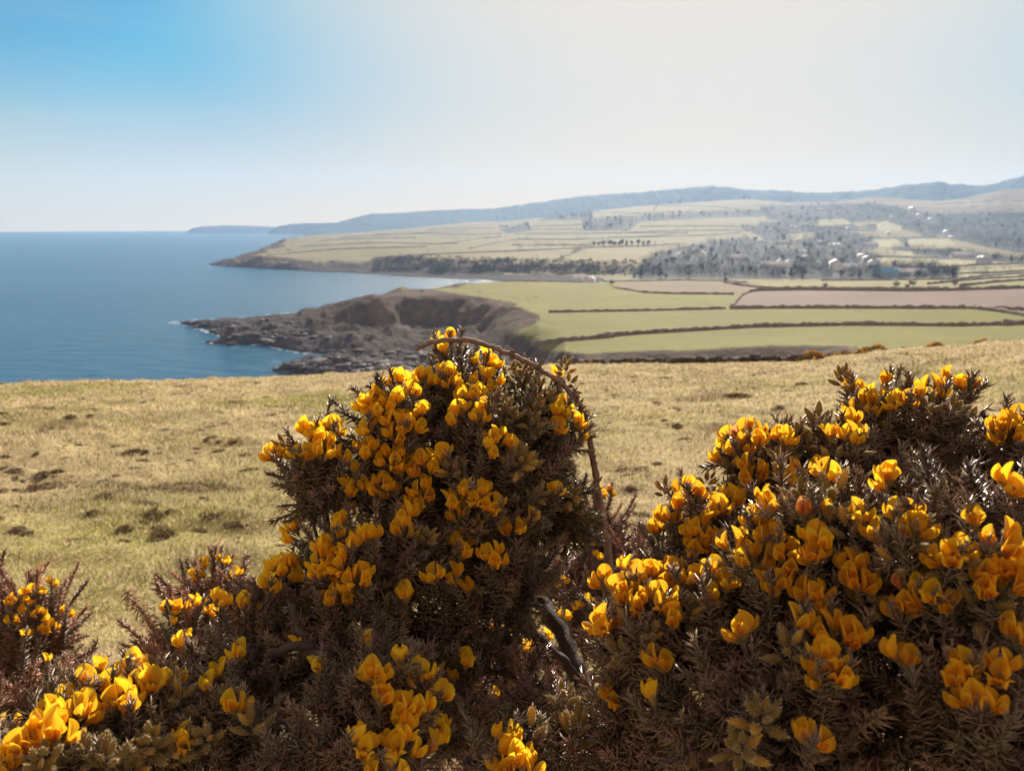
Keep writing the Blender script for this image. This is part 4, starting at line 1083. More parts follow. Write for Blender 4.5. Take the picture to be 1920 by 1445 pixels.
# ---- spiny shoots
def shoot_proto(seed, L, n, sl_, dry):
    r = np.random.default_rng(seed)
    V = []; F = []; Cc = []
    bend = r.normal(size=2) * .12 * L
    def axis(t): return np.array([bend[0] * t * t, bend[1] * t * t, L * t])
    # stem, 3-sided
    ks = 5
    for i in range(ks):
        t = i / (ks - 1); c = axis(t)
        for j in range(3):
            a = j * 2.094; V.append(c + (.0016 * (1 - .6 * t)) * np.array([math.cos(a), math.sin(a), 0])); Cc.append((.11, .085, .05))
    F += [[i * 3 + j, i * 3 + (j + 1) % 3, (i + 1) * 3 + (j + 1) % 3] for i in range(ks - 1) for j in range(3)] + [[i * 3 + j, (i + 1) * 3 + (j + 1) % 3, (i + 1) * 3 + j] for i in range(ks - 1) for j in range(3)]
    green = np.array((.105, .092, .042)); brown = np.array((.165, .092, .066))
    for i in range(n):
        t = (i + r.random()) / n; az_ = i * 2.39996 + r.normal() * .2
        inc = (1.25 - .85 * t ** 2.5) + r.normal() * .18
        d = np.array([math.sin(inc) * math.cos(az_), math.sin(inc) * math.sin(az_), math.cos(inc)])
        ln = sl_ * (.6 + .7 * r.random()) * (1.05 - .3 * t)
        c = axis(t)
        def add(c0, d_, l_, w_):
            e1 = np.cross(d_, [.3, .2, .9]); e1 /= np.linalg.norm(e1); e2 = np.cross(d_, e1); n0 = len(V)
            V.extend([c0 + e1 * w_, c0 - .5 * e1 * w_ + .87 * e2 * w_, c0 - .5 * e1 * w_ - .87 * e2 * w_, c0 + d_ * l_])
            F.extend([[n0, n0 + 1, n0 + 3], [n0 + 1, n0 + 2, n0 + 3], [n0 + 2, n0, n0 + 3]])
            m = r.random() * .5 + dry * .5; cc = green * (1 - m) + brown * m; cc = cc * (.7 + .6 * r.random())
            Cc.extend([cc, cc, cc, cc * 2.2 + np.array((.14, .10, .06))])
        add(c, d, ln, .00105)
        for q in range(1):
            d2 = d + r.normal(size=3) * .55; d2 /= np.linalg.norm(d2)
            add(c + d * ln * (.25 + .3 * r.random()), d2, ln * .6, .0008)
    return np.array(V), np.array(F), np.array(Cc)
PROT = [shoot_proto(100 + i, .055 + .005 * i, 84, .0130, .45 + .12 * (i % 3)) for i in range(6)]
PROT_DRY = [shoot_proto(200 + i, .055, 66, .0145, 1.0) for i in range(4)]
PROT_LONG = [shoot_proto(300 + i, .15, 170, .014, .95) for i in range(4)]
def inst(protos, P, D, S, tint):
    """merge transformed shoots into one vertex soup"""
    out = []; nn = 0
    k = rng.integers(0, len(protos), len(P))
    for q in range(len(protos)):
        m = np.where(k == q)[0]
        if not len(m): continue
        V0, F0, C0 = protos[q]
        z = D[m] / np.linalg.norm(D[m], axis=1)[:, None]
        a = rng.normal(size=z.shape); x = np.cross(a, z); x /= np.linalg.norm(x, axis=1)[:, None]; y = np.cross(z, x)
        Rm = np.stack([x, y, z], 2) * S[m][:, None, None]
        VV_ = np.einsum('mij,nj->mni', Rm, V0) + P[m][:, None, :]
        CC_ = C0[None] * tint[m][:, None, :]
        FF_ = F0[None] + (np.arange(len(m)) * len(V0))[:, None, None]
        out.append((VV_.reshape(-1, 3), FF_.reshape(-1, 3), CC_.reshape(-1, 3))); nn += len(m) * len(V0)
    return out
def cam_pt(x, y, d):
    r_ = ray(x, y); return r_ / np.linalg.norm(r_) * d + np.array([0, 0, HC])

class Bush:
    def __init__(s, blobs, root_xy, label, petal_part=True):
        s.bl = []
        for x, y, rx, ry, d in blobs:
            s.bl.append((cam_pt(x, y, d), np.array([rx * d / FPX, .8 * min(rx, ry) * d / FPX + .02, ry * d / FPX])))
        c = np.mean([b[0] for b in s.bl], 0)
        s.root_loc = np.array([c[0] + root_xy[0], c[1] + root_xy[1], 0]); s.root_loc[2] = HC - 1.6 - .17 * math.hypot(s.root_loc[0], s.root_loc[1])
        s.e = bpy.data.objects.new("gorse_bush", None); COL.objects.link(s.e); s.e.location = s.root_loc
        tag(s.e, label, "gorse bush", "gorse bushes in the foreground")
        s.core = c; s.soup = []; s.flows = []; s.buds = []
    def surf(s, x, y, inset=.0):
        """front surface along the pixel ray"""
        d = ray(x, y); d /= np.linalg.norm(d); o = np.array([0, 0, HC]); best = None
        for c, r in s.bl:
            oo = (o - c) / r; dd = d / r; A = dd @ dd; B = oo @ dd; Cq = oo @ oo - 1; disc = B * B - A * Cq
            if disc > 0:
                t = (-B - math.sqrt(disc)) / A
                if best is None or t < best[0]: best = (t, c, r)
        if best is None:
            bl = min(s.bl, key=lambda q: np.linalg.norm(np.cross(q[0] - o, d)) / q[1].mean()); t = float((bl[0] - o) @ d); best = (t, bl[0], bl[1]); inset = 0
        p = o + d * (best[0] + inset); n = (p - best[1]) / best[2] ** 2; n /= np.linalg.norm(n) + 1e-9
        return p, n
    def shoots(s, dens, protos, up=.55, tint=(1, 1, 1), back=.35, scale=(.75, 1.1), depth=(.5, 1.0), fan=0.0, ylim=None):
        P = []; D = []; S = []; T = []
        for bi, (c, r) in enumerate(s.bl):
            area = (r[0] * r[2] + r[0] * r[1] + r[1] * r[2]) / 3 * 12.57
            n = int(area * dens)
            u = rng.normal(size=(n, 3)); u /= np.linalg.norm(u, axis=1)[:, None]
            flip = (u[:, 1] > 0) & (rng.random(n) > back); u[flip, 1] *= -1
            f = depth[0] + (depth[1] - depth[0]) * rng.random(n)
            d = u / r * r.mean() * .8 + np.array([0, 0, up]) + rng.normal(size=(n, 3)) * .22
            if fan: d[:, 0] += fan * (c[0] - s.core[0]) / .3
            d /= np.linalg.norm(d, axis=1)[:, None]
            p = c + u * r * f[:, None]
            inside = np.zeros(n, bool)
            for bj, (c2, r2) in enumerate(s.bl):
                if bj != bi: inside |= (((p - c2) / r2) ** 2).sum(1) < .35
            k = ~inside
            if ylim is not None:
                k &= True
            P.append(p[k]); D.append(d[k]); S.append(rng.uniform(*scale, k.sum()))
            T.append(np.array(tint) * (rng.uniform(.5, 1.5, (k.sum(), 1))) * np.array([1, 1, 1]) * (1 + rng.normal(size=(k.sum(), 3)) * .06))
        P = np.concatenate(P); D = np.concatenate(D); S = np.concatenate(S); T = np.concatenate(T)
        L = protos[0][0][:, 2].max()
        s.soup += inst(protos, P - D * (S * L * .85)[:, None], D, S, T)
    def cluster(s, x, y, n=1, sp=0.0, size=1.0, kind=None, inset=-.010, dirn=None):
        """flowers whorled round the end of a shoot"""
        p, nrm = s.surf(x, y, inset)
        ax = nrm * .45 + np.array([0, .12, .85]) + rng.normal(size=3) * .14
        if dirn is not None: ax = np.array(dirn, float)
        ax /= np.linalg.norm(ax)
        dist = np.linalg.norm(p - np.array([0, 0, HC])); spm = sp * dist / FPX
        fl = .0165 * size
        M = dir_mat(ax, random.random() * 6.28)
        m = max(n, 1)
        for i in range(m):
            a = i * 2.39996 + random.random() * .5; 
            inc = .3 if m == 1 else .30 + .60 * ((i + .5) / m) ** .8
            dloc = np.array([math.sin(inc) * math.cos(a), math.sin(inc) * math.sin(a), math.cos(inc)])
            d = M @ dloc
            d = d + np.array([0, .10, .30]); d /= np.linalg.norm(d)
            base = p + M @ np.array([math.cos(a), math.sin(a), 0]) * spm * (.35 + .55 * (i + .5) / m if m > 1 else 0) - ax * spm * .9 * (i / m) - d * fl * .45
            # roll so that the standard petal is on the upper side
            z = d; upv = np.array([0, .2, 1.]) - z * (z @ np.array([0, .2, 1.])); nu_ = np.linalg.norm(upv)
            y_ = upv / nu_ if nu_ > .2 else M[:, 1]
            y_ = y_ + rng.normal(size=3) * .25; y_ -= z * (y_ @ z); y_ /= np.linalg.norm(y_); x_ = np.cross(y_, z)
            k = kind if kind is not None else random.choices(range(8), [3, 4, 4, 3, 2, 2, 3, .35])[0]
            s.flows.append((base, np.stack([x_, y_, z], 1), fl * random.uniform(.85, 1.12), k))
        # supporting shoot
        s.soup += inst(PROT, (p - ax * (.066 + spm * .5))[None], ax[None], np.array([1.0]), np.array([[1., 1., 1.]]))
    def bud(s, x, y, size=1.0, dirn=None):
        p, nrm = s.surf(x, y, -.004)
        ax = nrm * .5 + np.array([0, -.2, .8]) + rng.normal(size=3) * .15; ax /= np.linalg.norm(ax)
        s.buds.append((p - ax * .014, dir_mat(ax, random.random() * 6.28), .0150 * size, random.randrange(5)))
        s.soup += inst(PROT, (p - ax * .070)[None], ax[None], np.array([1.0]), np.array([[1.05, 1.05, .9]]))
    def stems(s, lines, n_root=6):
        b = MB()
        for pts, r0, r1 in lines:
            P = np.array([cam_pt(*q) for q in pts]); 
            if len(P) > 2:
                t = np.linspace(0, len(P) - 1, len(P) * 4); P = np.stack([np.interp(t, range(len(P)), P[:, k]) for k in range(3)], 1); P[1:-1] += rng.normal(size=P[1:-1].shape) * .0012
            b.tube(P, np.linspace(r0, r1, len(P)), 7, np.array((.06, .036, .026)), jit=.6)
        for i in range(n_root):
            c, r = s.bl[i % len(s.bl)]
            a = s.root_loc + rng.normal(size=3) * np.array([.03, .03, 0]) + np.array([0, 0, -.05]); m = (a + c) / 2 + rng.normal(size=3) * .04
            b.tube([a, m, c - np.array([0, 0, r[2] * .3]), c - np.array([0, 0, r[2] * .1])], [.006, .005, .0035, .002], 6, np.array((.13, .085, .06)), jit=.3)
            for q in range(5):
                e_ = c + rng.uniform(-.45, .45, 3) * r - np.array([0, 0, r[2] * .25])
                b.tube([m * .4 + c * .6, (m * .2 + c * .5 + e_ * .3), e_], [.004, .003, .0015], 4, np.array((.12, .08, .055)), jit=.3)
        me = b.mesh("gorse_stem", M_bark, smooth=True); o = link("stem", me, s.e)
        o.matrix_parent_inverse = Matrix.Translation(-Vector(s.root_loc)); return o
    def finish(s):
        loc = Vector(s.root_loc); inv = Matrix.Translation(-loc)
        VV_ = []; FF_ = []; CC_ = []; nn = 0
        for v, f, c in s.soup: VV_.append(v); FF_.append(f + nn); CC_.append(c); nn += len(v)
        V_ = np.concatenate(VV_)
        o = link("foliage", make_mesh("gorse_foliage", V_ - s.root_loc, np.concatenate(FF_), M_spine, col=np.clip(np.concatenate(CC_), 0, 1)), s.e)
        print("foliage tris", sum(len(f) for f in FF_))
        # the hundred flowers that show largest are parts of their own
        fl = sorted(s.flows, key=lambda f: np.linalg.norm(f[0] - np.array([0, 0, HC])))
        vis = []
        for f in fl:
            x_, y_ = proj(f[0][0], f[0][1], f[0][2]); vis.append(-30 < x_ < 1950 and y_ < 1475)
        first = [f for f, v in zip(fl, vis) if v]; rest = [f for f, v in zip(fl, vis) if not v]
        random.shuffle(first); rest = first[100:] + rest; first = first[:100]
        for base, M3, sc_, k in first:
            m4 = Matrix.Translation(Vector(base - s.root_loc)) @ Matrix(M3.tolist()).to_4x4() @ Matrix.Scale(sc_, 4)
            f = link("flower", FLOW[k][0], s.e); f.matrix_local = m4
            link("calyx", FLOW[k][1], f)
        if rest:
            VV_ = []; FF_ = []; CC_ = []; mi = []; nn = 0
            for base, M3, sc_, k in rest:
                for mi_, me in enumerate(FLOW[k]):
                    co, pf3, pf4, cc = mesh_arrays(me)
                    VV_.append((co * sc_) @ M3.T + base - s.root_loc); CC_.append(cc)
                    for pf in (pf3, pf4):
                        if len(pf): FF_.append((pf + nn, mi_))
                    nn += len(co)
            f3 = [f for f, m in FF_ if f.shape[1] == 3]; m3 = [np.full(len(f), m) for f, m in FF_ if f.shape[1] == 3]
            f4 = [f for f, m in FF_ if f.shape[1] == 4]; m4_ = [np.full(len(f), m) for f, m in FF_ if f.shape[1] == 4]
            me = make_mesh("gorse_flowers", np.concatenate(VV_), [np.concatenate(f3), np.concatenate(f4)], [M_petal, M_calyx], col=np.concatenate(CC_), midx=np.concatenate(m3 + m4_), smooth=True)
            o = link("flowers", me, s.e); o["kind"] = "stuff"
        for p, M3, sc_, k in s.buds[:100]:
            o = link("bud_cluster", BUDS[k], s.e); o.matrix_local = Matrix.Translation(Vector(p - s.root_loc)) @ Matrix(M3.tolist()).to_4x4() @ Matrix.Scale(sc_, 4)
_mc = {}
def mesh_arrays(me):
    if me.name in _mc: return _mc[me.name]
    co = np.empty(len(me.vertices) * 3, np.float32); me.vertices.foreach_get("co", co)
    cc = np.empty(len(me.vertices) * 4, np.float32); me.color_attributes["Col"].data.foreach_get("color", cc)
    li = np.empty(len(me.loops), np.int32); me.loops.foreach_get("vertex_index", li)
    tot = np.empty(len(me.polygons), np.int32); me.polygons.foreach_get("loop_total", tot); st = np.concatenate([[0], np.cumsum(tot)[:-1]])
    t3 = np.where(tot == 3)[0]; t4 = np.where(tot == 4)[0]
    f3 = li[st[t3][:, None] + np.arange(3)] if len(t3) else np.zeros((0, 3), int); f4 = li[st[t4][:, None] + np.arange(4)] if len(t4) else np.zeros((0, 4), int)
    _mc[me.name] = (co.reshape(-1, 3), f3, f4, cc.reshape(-1, 4)[:, :3]); return _mc[me.name]

# ---------- the central bush
C_ = Bush([(890, 905, 195, 190, .84), (600, 885, 72, 92, .80), (860, 735, 105, 85, .86), (1015, 805, 80, 95, .84), (745, 830, 110, 130, .81), (720, 1060, 150, 110, .76), (930, 1070, 130, 110, .80),
           (1060, 960, 60, 70, .85), (560, 1130, 80, 70, .76), (480, 1260, 150, 100, .74), (700, 1320, 120, 140, .66), (430, 1400, 190, 100, .66), (960, 1425, 120, 70, .62), (820, 1200, 130, 60, .78), (640, 1200, 120, 90, .74), (640, 1420, 140, 90, .62)],
          (0.0, .12), "tall domed gorse bush in the centre, thick with yellow flowers under a bent bare branch")
CF = [(845, 632, 1, 0), (828, 642, 2, 14), (835, 656, 1, 0), (905, 668, 3, 20), (922, 682, 2, 14), (750, 703, 4, 24), (790, 703, 5, 26), (832, 698, 4, 22), (848, 716, 3, 16), (700, 742, 5, 26), (722, 760, 4, 24), (684, 756, 4, 20),
      (775, 730, 3, 18), (745, 745, 3, 18), (905, 708, 3, 20), (896, 735, 3, 16), (925, 705, 2, 15), (870, 740, 2, 15), (868, 765, 2, 12), (792, 766, 3, 15), (760, 790, 2, 15), (740, 786, 3, 20), (775, 795, 3, 18), (742, 810, 3, 18),
      (905, 762, 2, 12), (897, 776, 3, 15), (855, 782, 2, 15), (935, 815, 4, 22), (924, 840, 2, 15), (960, 836, 1, 0), (1040, 704, 1, 0), (1055, 752, 1, 0), (1066, 772, 2, 15), (1085, 790, 2, 12), (1045, 800, 2, 12), (1092, 818, 1, 0), (1046, 772, 1, 0), (1042, 918, 2, 10),
      (580, 800, 5, 22), (625, 795, 3, 18), (610, 820, 4, 20), (605, 845, 3, 18), (510, 845, 3, 18), (560, 848, 2, 14), (640, 850, 2, 12), (685, 838, 4, 22), (695, 798, 2, 15), (665, 878, 1, 0),
      (738, 852, 6, 28), (800, 858, 6, 30), (760, 880, 3, 20), (825, 850, 2, 16), (680, 905, 5, 28), (652, 912, 2, 14), (718, 902, 4, 22), (735, 920, 2, 14), (790, 915, 3, 20), (772, 940, 4, 22), (760, 960, 3, 20), (755, 985, 3, 20),
      (885, 915, 7, 36), (848, 935, 3, 20), (925, 940, 4, 24), (858, 962, 2, 14), (970, 985, 3, 22), (1000, 970, 1, 0), (545, 985, 4, 22), (635, 975, 3, 16), (625, 1000, 3, 15), (610, 1020, 3, 18), (690, 1000, 3, 20), (662, 1020, 2, 15), (600, 1046, 3, 20),
      (605, 1068, 4, 20), (640, 1056, 2, 12), (525, 1060, 6, 28), (508, 1095, 3, 18), (550, 1052, 3, 16), (675, 1075, 5, 25), (635, 1112, 3, 20), (612, 1125, 2, 14), (865, 1012, 4, 20), (866, 1036, 2, 12), (920, 1035, 4, 22), (942, 1052, 1, 0), (818, 1080, 2, 12), (855, 1078, 2, 14), (875, 1103, 1, 0), (760, 1115, 1, 0),
      (705, 1258, 4, 24), (800, 1258, 3, 20), (830, 1268, 3, 22), (872, 1238, 2, 16), (830, 1300, 2, 14), (715, 1308, 2, 14), (755, 1320, 3, 20), (785, 1325, 3, 20), (760, 1352, 3, 20), (830, 1362, 3, 22), (815, 1392, 2, 16), (680, 1390, 3, 24), (760, 1395, 4, 30), (720, 1438, 4, 32),
      (950, 1380, 3, 24), (955, 1420, 5, 32), (975, 1440, 3, 24), (690, 1198, 1, 0), (750, 1235, 1, 0), (595, 1250, 1, 0), (450, 1225, 1, 0), (425, 1248, 2, 16), (440, 1320, 2, 14), (350, 1385, 2, 14), (390, 1285, 1, 0), (415, 1120, 3, 16), (462, 1132, 2, 14), (340, 1205, 1, 0), (560, 1205, 1, 0)]
for x, y, n, sp in CF: C_.cluster(x, y, n, sp)
for x, y, sz in [(980, 700, 1), (1010, 722, 1), (950, 762, 1), (1000, 742, 1), (975, 862, 1.3), (842, 876, 1.2), (988, 872, 1.2), (1072, 925, 1.1), (1012, 925, 1), (1070, 716, 1), (892, 985, 1), (1060, 680, .9), (940, 745, 1), (962, 690, .9), (1000, 792, 1), (1080, 945, .9),
                 (970, 720, .9), (1030, 745, 1), (965, 775, .9), (1010, 765, 1), (530, 835, 1), (640, 1000, .8), (800, 1000, .9), (660, 950, .8), (1080, 1365, 1.3), (996, 1372, 1.2), (1060, 1300, 1), (760, 1240, 1), (430, 1300, 1), (470, 1355, 1.1), (380, 1380, .9), (300, 1420, 1),
                 (820, 655, .8), (870, 650, .8), (985, 675, .8), (930, 740, .8), (1085, 755, .8), (1100, 800, .8), (560, 870, .8), (930, 960, 1)]: C_.bud(x, y, sz)
C_.shoots(1700, PROT, up=.4, tint=(1, 1, 1), back=.35)
C_.shoots(700, PROT_DRY, up=.2, tint=(.95, .9, .95), depth=(.3, .85), back=.5)
C_low = C_.bl; C_.bl = [(cam_pt(900, 1230, .80), np.array([.10, .06, .05])), (cam_pt(980, 1330, .76), np.array([.08, .06, .06])), (cam_pt(870, 1360, .74), np.array([.06, .05, .05]))]
C_.shoots(700, PROT_DRY, up=.1, tint=(1, .92, .95), depth=(.3, 1.0), back=.6)
C_.bl = C_low
C_.stems([([(1010, 1120, .88), (1040, 1170, .86), (1075, 1240, .84), (1110, 1330, .83)], .008, .010), ([(960, 1150, .84), (1010, 1195, .83), (1060, 1240, .83), (1085, 1290, .83)], .0042, .0055), ([(880, 1250, .8), (960, 1265, .8), (1010, 1320, .8)], .0035, .004),
          ([(500, 1225, .66), (560, 1215, .665), (600, 1232, .67), (645, 1235, .68)], .0035, .006), ([(548, 1130, .68), (560, 1180, .67), (585, 1220, .67)], .0022, .0035), ([(515, 1300, .66), (522, 1270, .66), (530, 1250, .66)], .0015, .002),
          ([(905, 1170, .85), (915, 1240, .85), (900, 1330, .84)], .003, .004), ([(845, 1160, .86), (860, 1230, .86), (880, 1300, .85)], .002, .003), ([(1180, 1370, .7), (1220, 1400, .7), (1250, 1440, .7)], .003, .004)], 4)
C_.finish()

# ---------- the right bush
R_ = Bush([(1700, 810, 118, 95, .76), (1460, 880, 105, 95, .70), (1320, 1010, 95, 105, .66), (1230, 1190, 120, 130, .61), (1540, 1080, 190, 180, .61), (1800, 1060, 190, 200, .60), (1500, 1330, 250, 200, .58), (1850, 1350, 200, 200, .58), (1900, 860, 65, 75, .70), (1200, 1400, 140, 110, .63), (1600, 900, 120, 110, .70), (1400, 1180, 150, 140, .61)],
          (0.05, .12), "large flowering gorse bush filling the lower right, its top lobe highest")
RF = [(1600, 722, 3, 18), (1612, 757, 5, 28), (1640, 737, 3, 20), (1660, 714, 1, 0), (1683, 745, 4, 24), (1718, 732, 4, 24), (1748, 718, 3, 20), (1790, 708, 5, 28), (1822, 720, 2, 14), (1590, 785, 3, 18), (1596, 812, 3, 18),
      (1395, 800, 5, 28), (1362, 822, 4, 22), (1382, 832, 4, 22), (1420, 825, 2, 14), (1355, 850, 3, 18), (1465, 815, 3, 20), (1410, 872, 5, 28), (1405, 895, 3, 18), (1475, 880, 3, 22), (1528, 877, 4, 28), (1548, 887, 2, 14), (1555, 812, 1, 0),
      (1280, 910, 5, 28), (1310, 922, 2, 16), (1265, 950, 4, 22), (1248, 967, 2, 14), (1225, 990, 2, 16), (1370, 925, 6, 28), (1350, 950, 3, 18), (1438, 932, 2, 16), (1450, 946, 1, 0), (1415, 967, 3, 18), (1310, 985, 5, 28), (1328, 1012, 4, 24), (1300, 1022, 3, 18),
      (1445, 1000, 5, 30), (1375, 1012, 4, 26), (1410, 1040, 4, 28), (1470, 1032, 5, 30), (1535, 1005, 5, 28), (1530, 1035, 3, 20), (1505, 957, 2, 16), (1605, 965, 2, 14), (1552, 957, 1, 0),
      (1185, 1060, 4, 26), (1215, 1066, 6, 30), (1255, 1060, 8, 36), (1295, 1080, 5, 28), (1130, 1085, 2, 14), (1165, 1100, 5, 28), (1190, 1125, 3, 20), (1240, 1115, 4, 24), (1330, 1072, 4, 24), (1358, 1092, 2, 16), (1200, 1132, 1, 0),
      (1125, 1152, 5, 28), (1130, 1176, 2, 14), (1265, 1157, 2, 14), (1440, 1110, 2, 16), (1460, 1088, 3, 18), (1430, 1095, 1, 0), (1532, 1108, 4, 24), (1537, 1137, 2, 14), (1605, 1062, 5, 28), (1610, 1092, 3, 18),
      (1700, 960, 5, 30), (1712, 985, 3, 20), (1660, 890, 3, 20), (1780, 1038, 4, 24), (1803, 1030, 4, 26), (1840, 1052, 5, 28), (1876, 1005, 3, 22), (1890, 1075, 6, 36), (1905, 1050, 4, 26), (1850, 1092, 4, 26), (1826, 972, 1, 0), (1895, 905, 3, 20), (1895, 790, 6, 30), (1872, 802, 3, 18), (1915, 776, 3, 20),
      (1700, 1100, 5, 32), (1742, 1112, 4, 26), (1782, 1127, 2, 14), (1690, 1142, 3, 20), (1562, 1180, 5, 32), (1602, 1187, 3, 20), (1550, 1225, 3, 20), (1550, 1250, 6, 32), (1570, 1272, 2, 16), (1690, 1225, 3, 22), (1800, 1240, 4, 28), (1790, 1267, 2, 16), (1876, 1242, 3, 24), (1825, 1305, 3, 22), (1865, 1322, 1, 0), (1520, 1380, 3, 24), (1905, 1182, 2, 18),
      (1390, 1175, 3, 20), (1235, 1237, 2, 16), (1150, 1302, 2, 16), (1222, 1302, 1, 0), (1335, 1115, 1, 0), (1500, 1165, 1, 0), (1640, 1000, 1, 0)]
for x, y, n, sp in RF: R_.cluster(x, y, n if n < 4 else int(n * .75 + .5), sp, size=.9, inset=-.013)
for x, y, sz in [(1535, 790, 1.2), (1528, 825, 1.1), (1562, 930, 1.3), (1550, 955, 1.2), (1702, 1002, 1.3), (1682, 1055, 1.2), (1800, 1062, 1.3), (1428, 1345, 1.2), (1390, 1402, 1.1), (1505, 930, 1.1), (1610, 757, 1.1), (1736, 752, 1), (1790, 762, 1), (1500, 812, 1.1), (1470, 850, 1), (1395, 1060, 1.2), (1360, 1085, 1),
                 (1580, 700, .9), (1650, 765, 1), (1242, 905, .8), (1290, 1150, 1), (1315, 1130, 1), (1220, 1190, 1), (1160, 1220, 1), (1610, 830, .9), (1560, 860, 1), (1820, 790, 1), (1850, 1130, 1.3), (1590, 990, 1.1), (1375, 870, 1), (1330, 890, .8), (1630, 1120, 1), (1480, 1210, 1), (1900, 1120, 1.1)]: R_.bud(x, y, sz)
R_.shoots(1600, PROT, up=.35, tint=(1, .95, .92), back=.35, scale=(.8, 1.15))
R_.shoots(800, PROT_DRY, up=.2, tint=(1, .9, .95), depth=(.4, .93), back=.4, scale=(.9, 1.3))
R_.stems([([(1250, 1300, .7), (1230, 1370, .7), (1190, 1440, .7)], .006, .008), ([(1850, 1395, .52), (1880, 1420, .52), (1915, 1440, .52)], .002, .002)], 4)
R_.finish()

# ---------- low bush at the bottom left
B_ = Bush([(230, 1400, 130, 100, .66), (100, 1440, 110, 75, .62), (295, 1310, 45, 48, .70), (170, 1350, 70, 60, .66)], (0, .1), "low gorse bush in the bottom left corner with a diagonal row of flowers")
for x, y, n, sp in [(150, 1325, 5, 26), (110, 1315, 4, 25), (225, 1302, 5, 24), (100, 1360, 5, 28), (62, 1382, 3, 20), (32, 1402, 3, 18), (8, 1432, 3, 20), (250, 1240, 3, 16), (268, 1262, 3, 20), (186, 1252, 1, 0), (156, 1280, 1, 0), (320, 1270, 4, 22), (285, 1275, 3, 18), (200, 1290, 1, 0), (85, 1335, 3, 20), (240, 1330, 1, 0)]: B_.cluster(x, y, n, sp)
for x, y, sz in [(300, 1250, 1), (340, 1300, 1), (280, 1390, 1.1), (200, 1420, 1.1), (250, 1440, 1), (90, 1410, 1), (330, 1410, .9), (160, 1400, .9), (60, 1440, 1)]: B_.bud(x, y, sz)
B_.shoots(1700, PROT, up=.4, tint=(1.1, 1.1, .9), back=.4)
B_.stems([], 3); B_.finish()

# ---------- farther bushes
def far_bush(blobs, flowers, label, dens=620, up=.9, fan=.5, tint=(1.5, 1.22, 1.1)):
    f = Bush(blobs, (0, .05), label)
    for x, y, n, sp in flowers: f.cluster(x, y, n, sp, inset=-.01)
    f.shoots(dens, PROT_LONG, up=up, tint=tint, back=.6, scale=(.8, 1.5), fan=fan)
    f.shoots(dens * .7, PROT_DRY, up=.5, tint=tint, back=.5, depth=(.2, .9), scale=(1, 1.6))
    f.stems([], 2); f.finish(); return f
far_bush([(70, 1180, 85, 105, 1.75), (-30, 1150, 90, 90, 1.8), (50, 1330, 120, 110, 1.6)], [(35, 1115, 3, 14), (65, 1105, 3, 14), (15, 1128, 2, 10), (55, 1135, 3, 14), (75, 1150, 3, 12), (95, 1175, 4, 14), (125, 1145, 2, 10), (70, 1182, 2, 10), (88, 1235, 1, 0), (5, 1350, 1, 0), (32, 1352, 1, 0), (100, 1090, 2, 8), (20, 1160, 2, 8), (45, 1190, 1, 0)],
         "brown feathery gorse bush at the left edge with a few small flowers")
far_bush([(400, 1115, 95, 75, 1.45), (340, 1190, 75, 80, 1.35), (460, 1150, 70, 70, 1.4)], [(365, 1078, 3, 12), (385, 1053, 2, 8), (408, 1045, 1, 0), (425, 1052, 1, 0), (318, 1135, 3, 12), (340, 1135, 3, 12), (370, 1125, 4, 14), (395, 1145, 3, 10), (325, 1165, 1, 0), (352, 1190, 1, 0), (440, 1075, 2, 10)],
         "small reddish brown gorse bush left of the central bush")
far_bush([(1130, 985, 62, 62, 1.6), (1190, 1040, 60, 55, 1.5), (1120, 1110, 80, 70, 1.5), (1060, 1060, 40, 40, 1.6)], [(1140, 915, 6, 18), (1130, 925, 2, 8), (1100, 1010, 4, 12), (1122, 1040, 3, 10), (1080, 965, 2, 8), (1050, 1090, 3, 10), (1090, 1130, 3, 10)],
         "small gorse bush behind the foot of the bent branch", tint=(1.15, .95, .95))
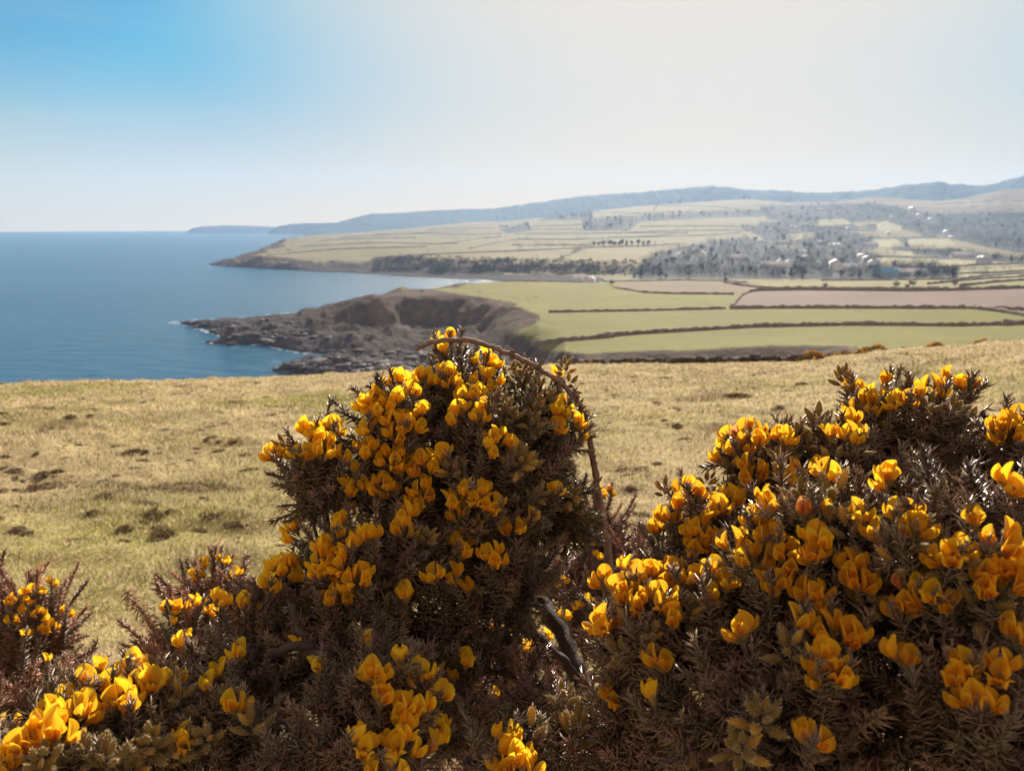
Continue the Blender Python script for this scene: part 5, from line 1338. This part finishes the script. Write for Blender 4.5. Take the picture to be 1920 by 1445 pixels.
far_bush([(900, 1200, 150, 60, 1.5), (980, 1280, 140, 90, 1.4), (800, 1260, 90, 80, 1.4), (1000, 1420, 160, 70, 1.3)], [(850, 1185, 5, 20), (880, 1210, 4, 16), (930, 1180, 5, 20), (960, 1190, 5, 20), (1000, 1210, 4, 16), (840, 1215, 4, 16), (900, 1290, 2, 8), (1020, 1185, 3, 12), (1060, 1150, 3, 12), (1050, 1180, 3, 12), (970, 1240, 3, 12), (920, 1300, 2, 8), (1070, 1230, 3, 12), (780, 1190, 3, 12), (1100, 1120, 3, 10)],
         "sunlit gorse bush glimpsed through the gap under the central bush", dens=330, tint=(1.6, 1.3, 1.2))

# ---------- the bent bare branch
b = MB()
pts = [(780, 655, .78), (800, 645, .78), (830, 638, .78), (870, 637, .785), (905, 645, .79), (935, 655, .795), (970, 670, .80), (1000, 684, .805), (1030, 702, .81), (1058, 722, .82), (1082, 750, .83), (1098, 785, .84), (1107, 830, .85), (1115, 880, .86), (1122, 930, .865), (1131, 975, .87), (1140, 1040, .88), (1150, 1200, .9)]
P = np.array([cam_pt(*q) for q in pts]); t = np.linspace(0, len(P) - 1, 90); P = np.stack([np.interp(t, range(len(P)), P[:, k]) for k in range(3)], 1)
for _ in range(3): P[1:-1] = (P[:-2] + 2 * P[1:-1] + P[2:]) / 4
P[1:-1] += rng.normal(size=P[1:-1].shape) * .0006; P[4:-4:9] += rng.normal(size=P[4:-4:9].shape) * .0006
rad = np.interp(np.linspace(0, 1, 90), [0, .1, .5, .75, 1], [.0019, .0026, .0027, .0035, .0045]) * (1 + .10 * np.sin(np.arange(90) * 1.3) * (rng.random(90) > .6))
gz = HC - 1.6 - .17 * np.linalg.norm(P[-1][:2])
P = np.concatenate([P, [[P[-1][0] + .02, P[-1][1] + .02, (P[-1][2] + gz) / 2], [P[-1][0], P[-1][1] + .03, gz - .05]]]); rad = np.concatenate([rad, [.009, .012]])
b.tube(P, rad, 9, np.array((.24, .15, .11)), jit=.18)
o = link("bare_branch", b.mesh("bare_branch", M_bark, smooth=True))
for i, k in enumerate([30, 38, 52, 60, 66, 71]):
    kb = MB(); q = P[k]; kb.tube([q, q + np.array([.002, -.002, .004]), q + np.array([.006 * (1 if i % 2 else -1), -.003, .010])], [.0035, .0022, .0008], 6, (.2, .13, .09))
    link("twig_stub", kb.mesh("twig_stub", M_bark, smooth=True), o)
tag(o, "bare brown branch bent in an arch over the central gorse bush", "branch")
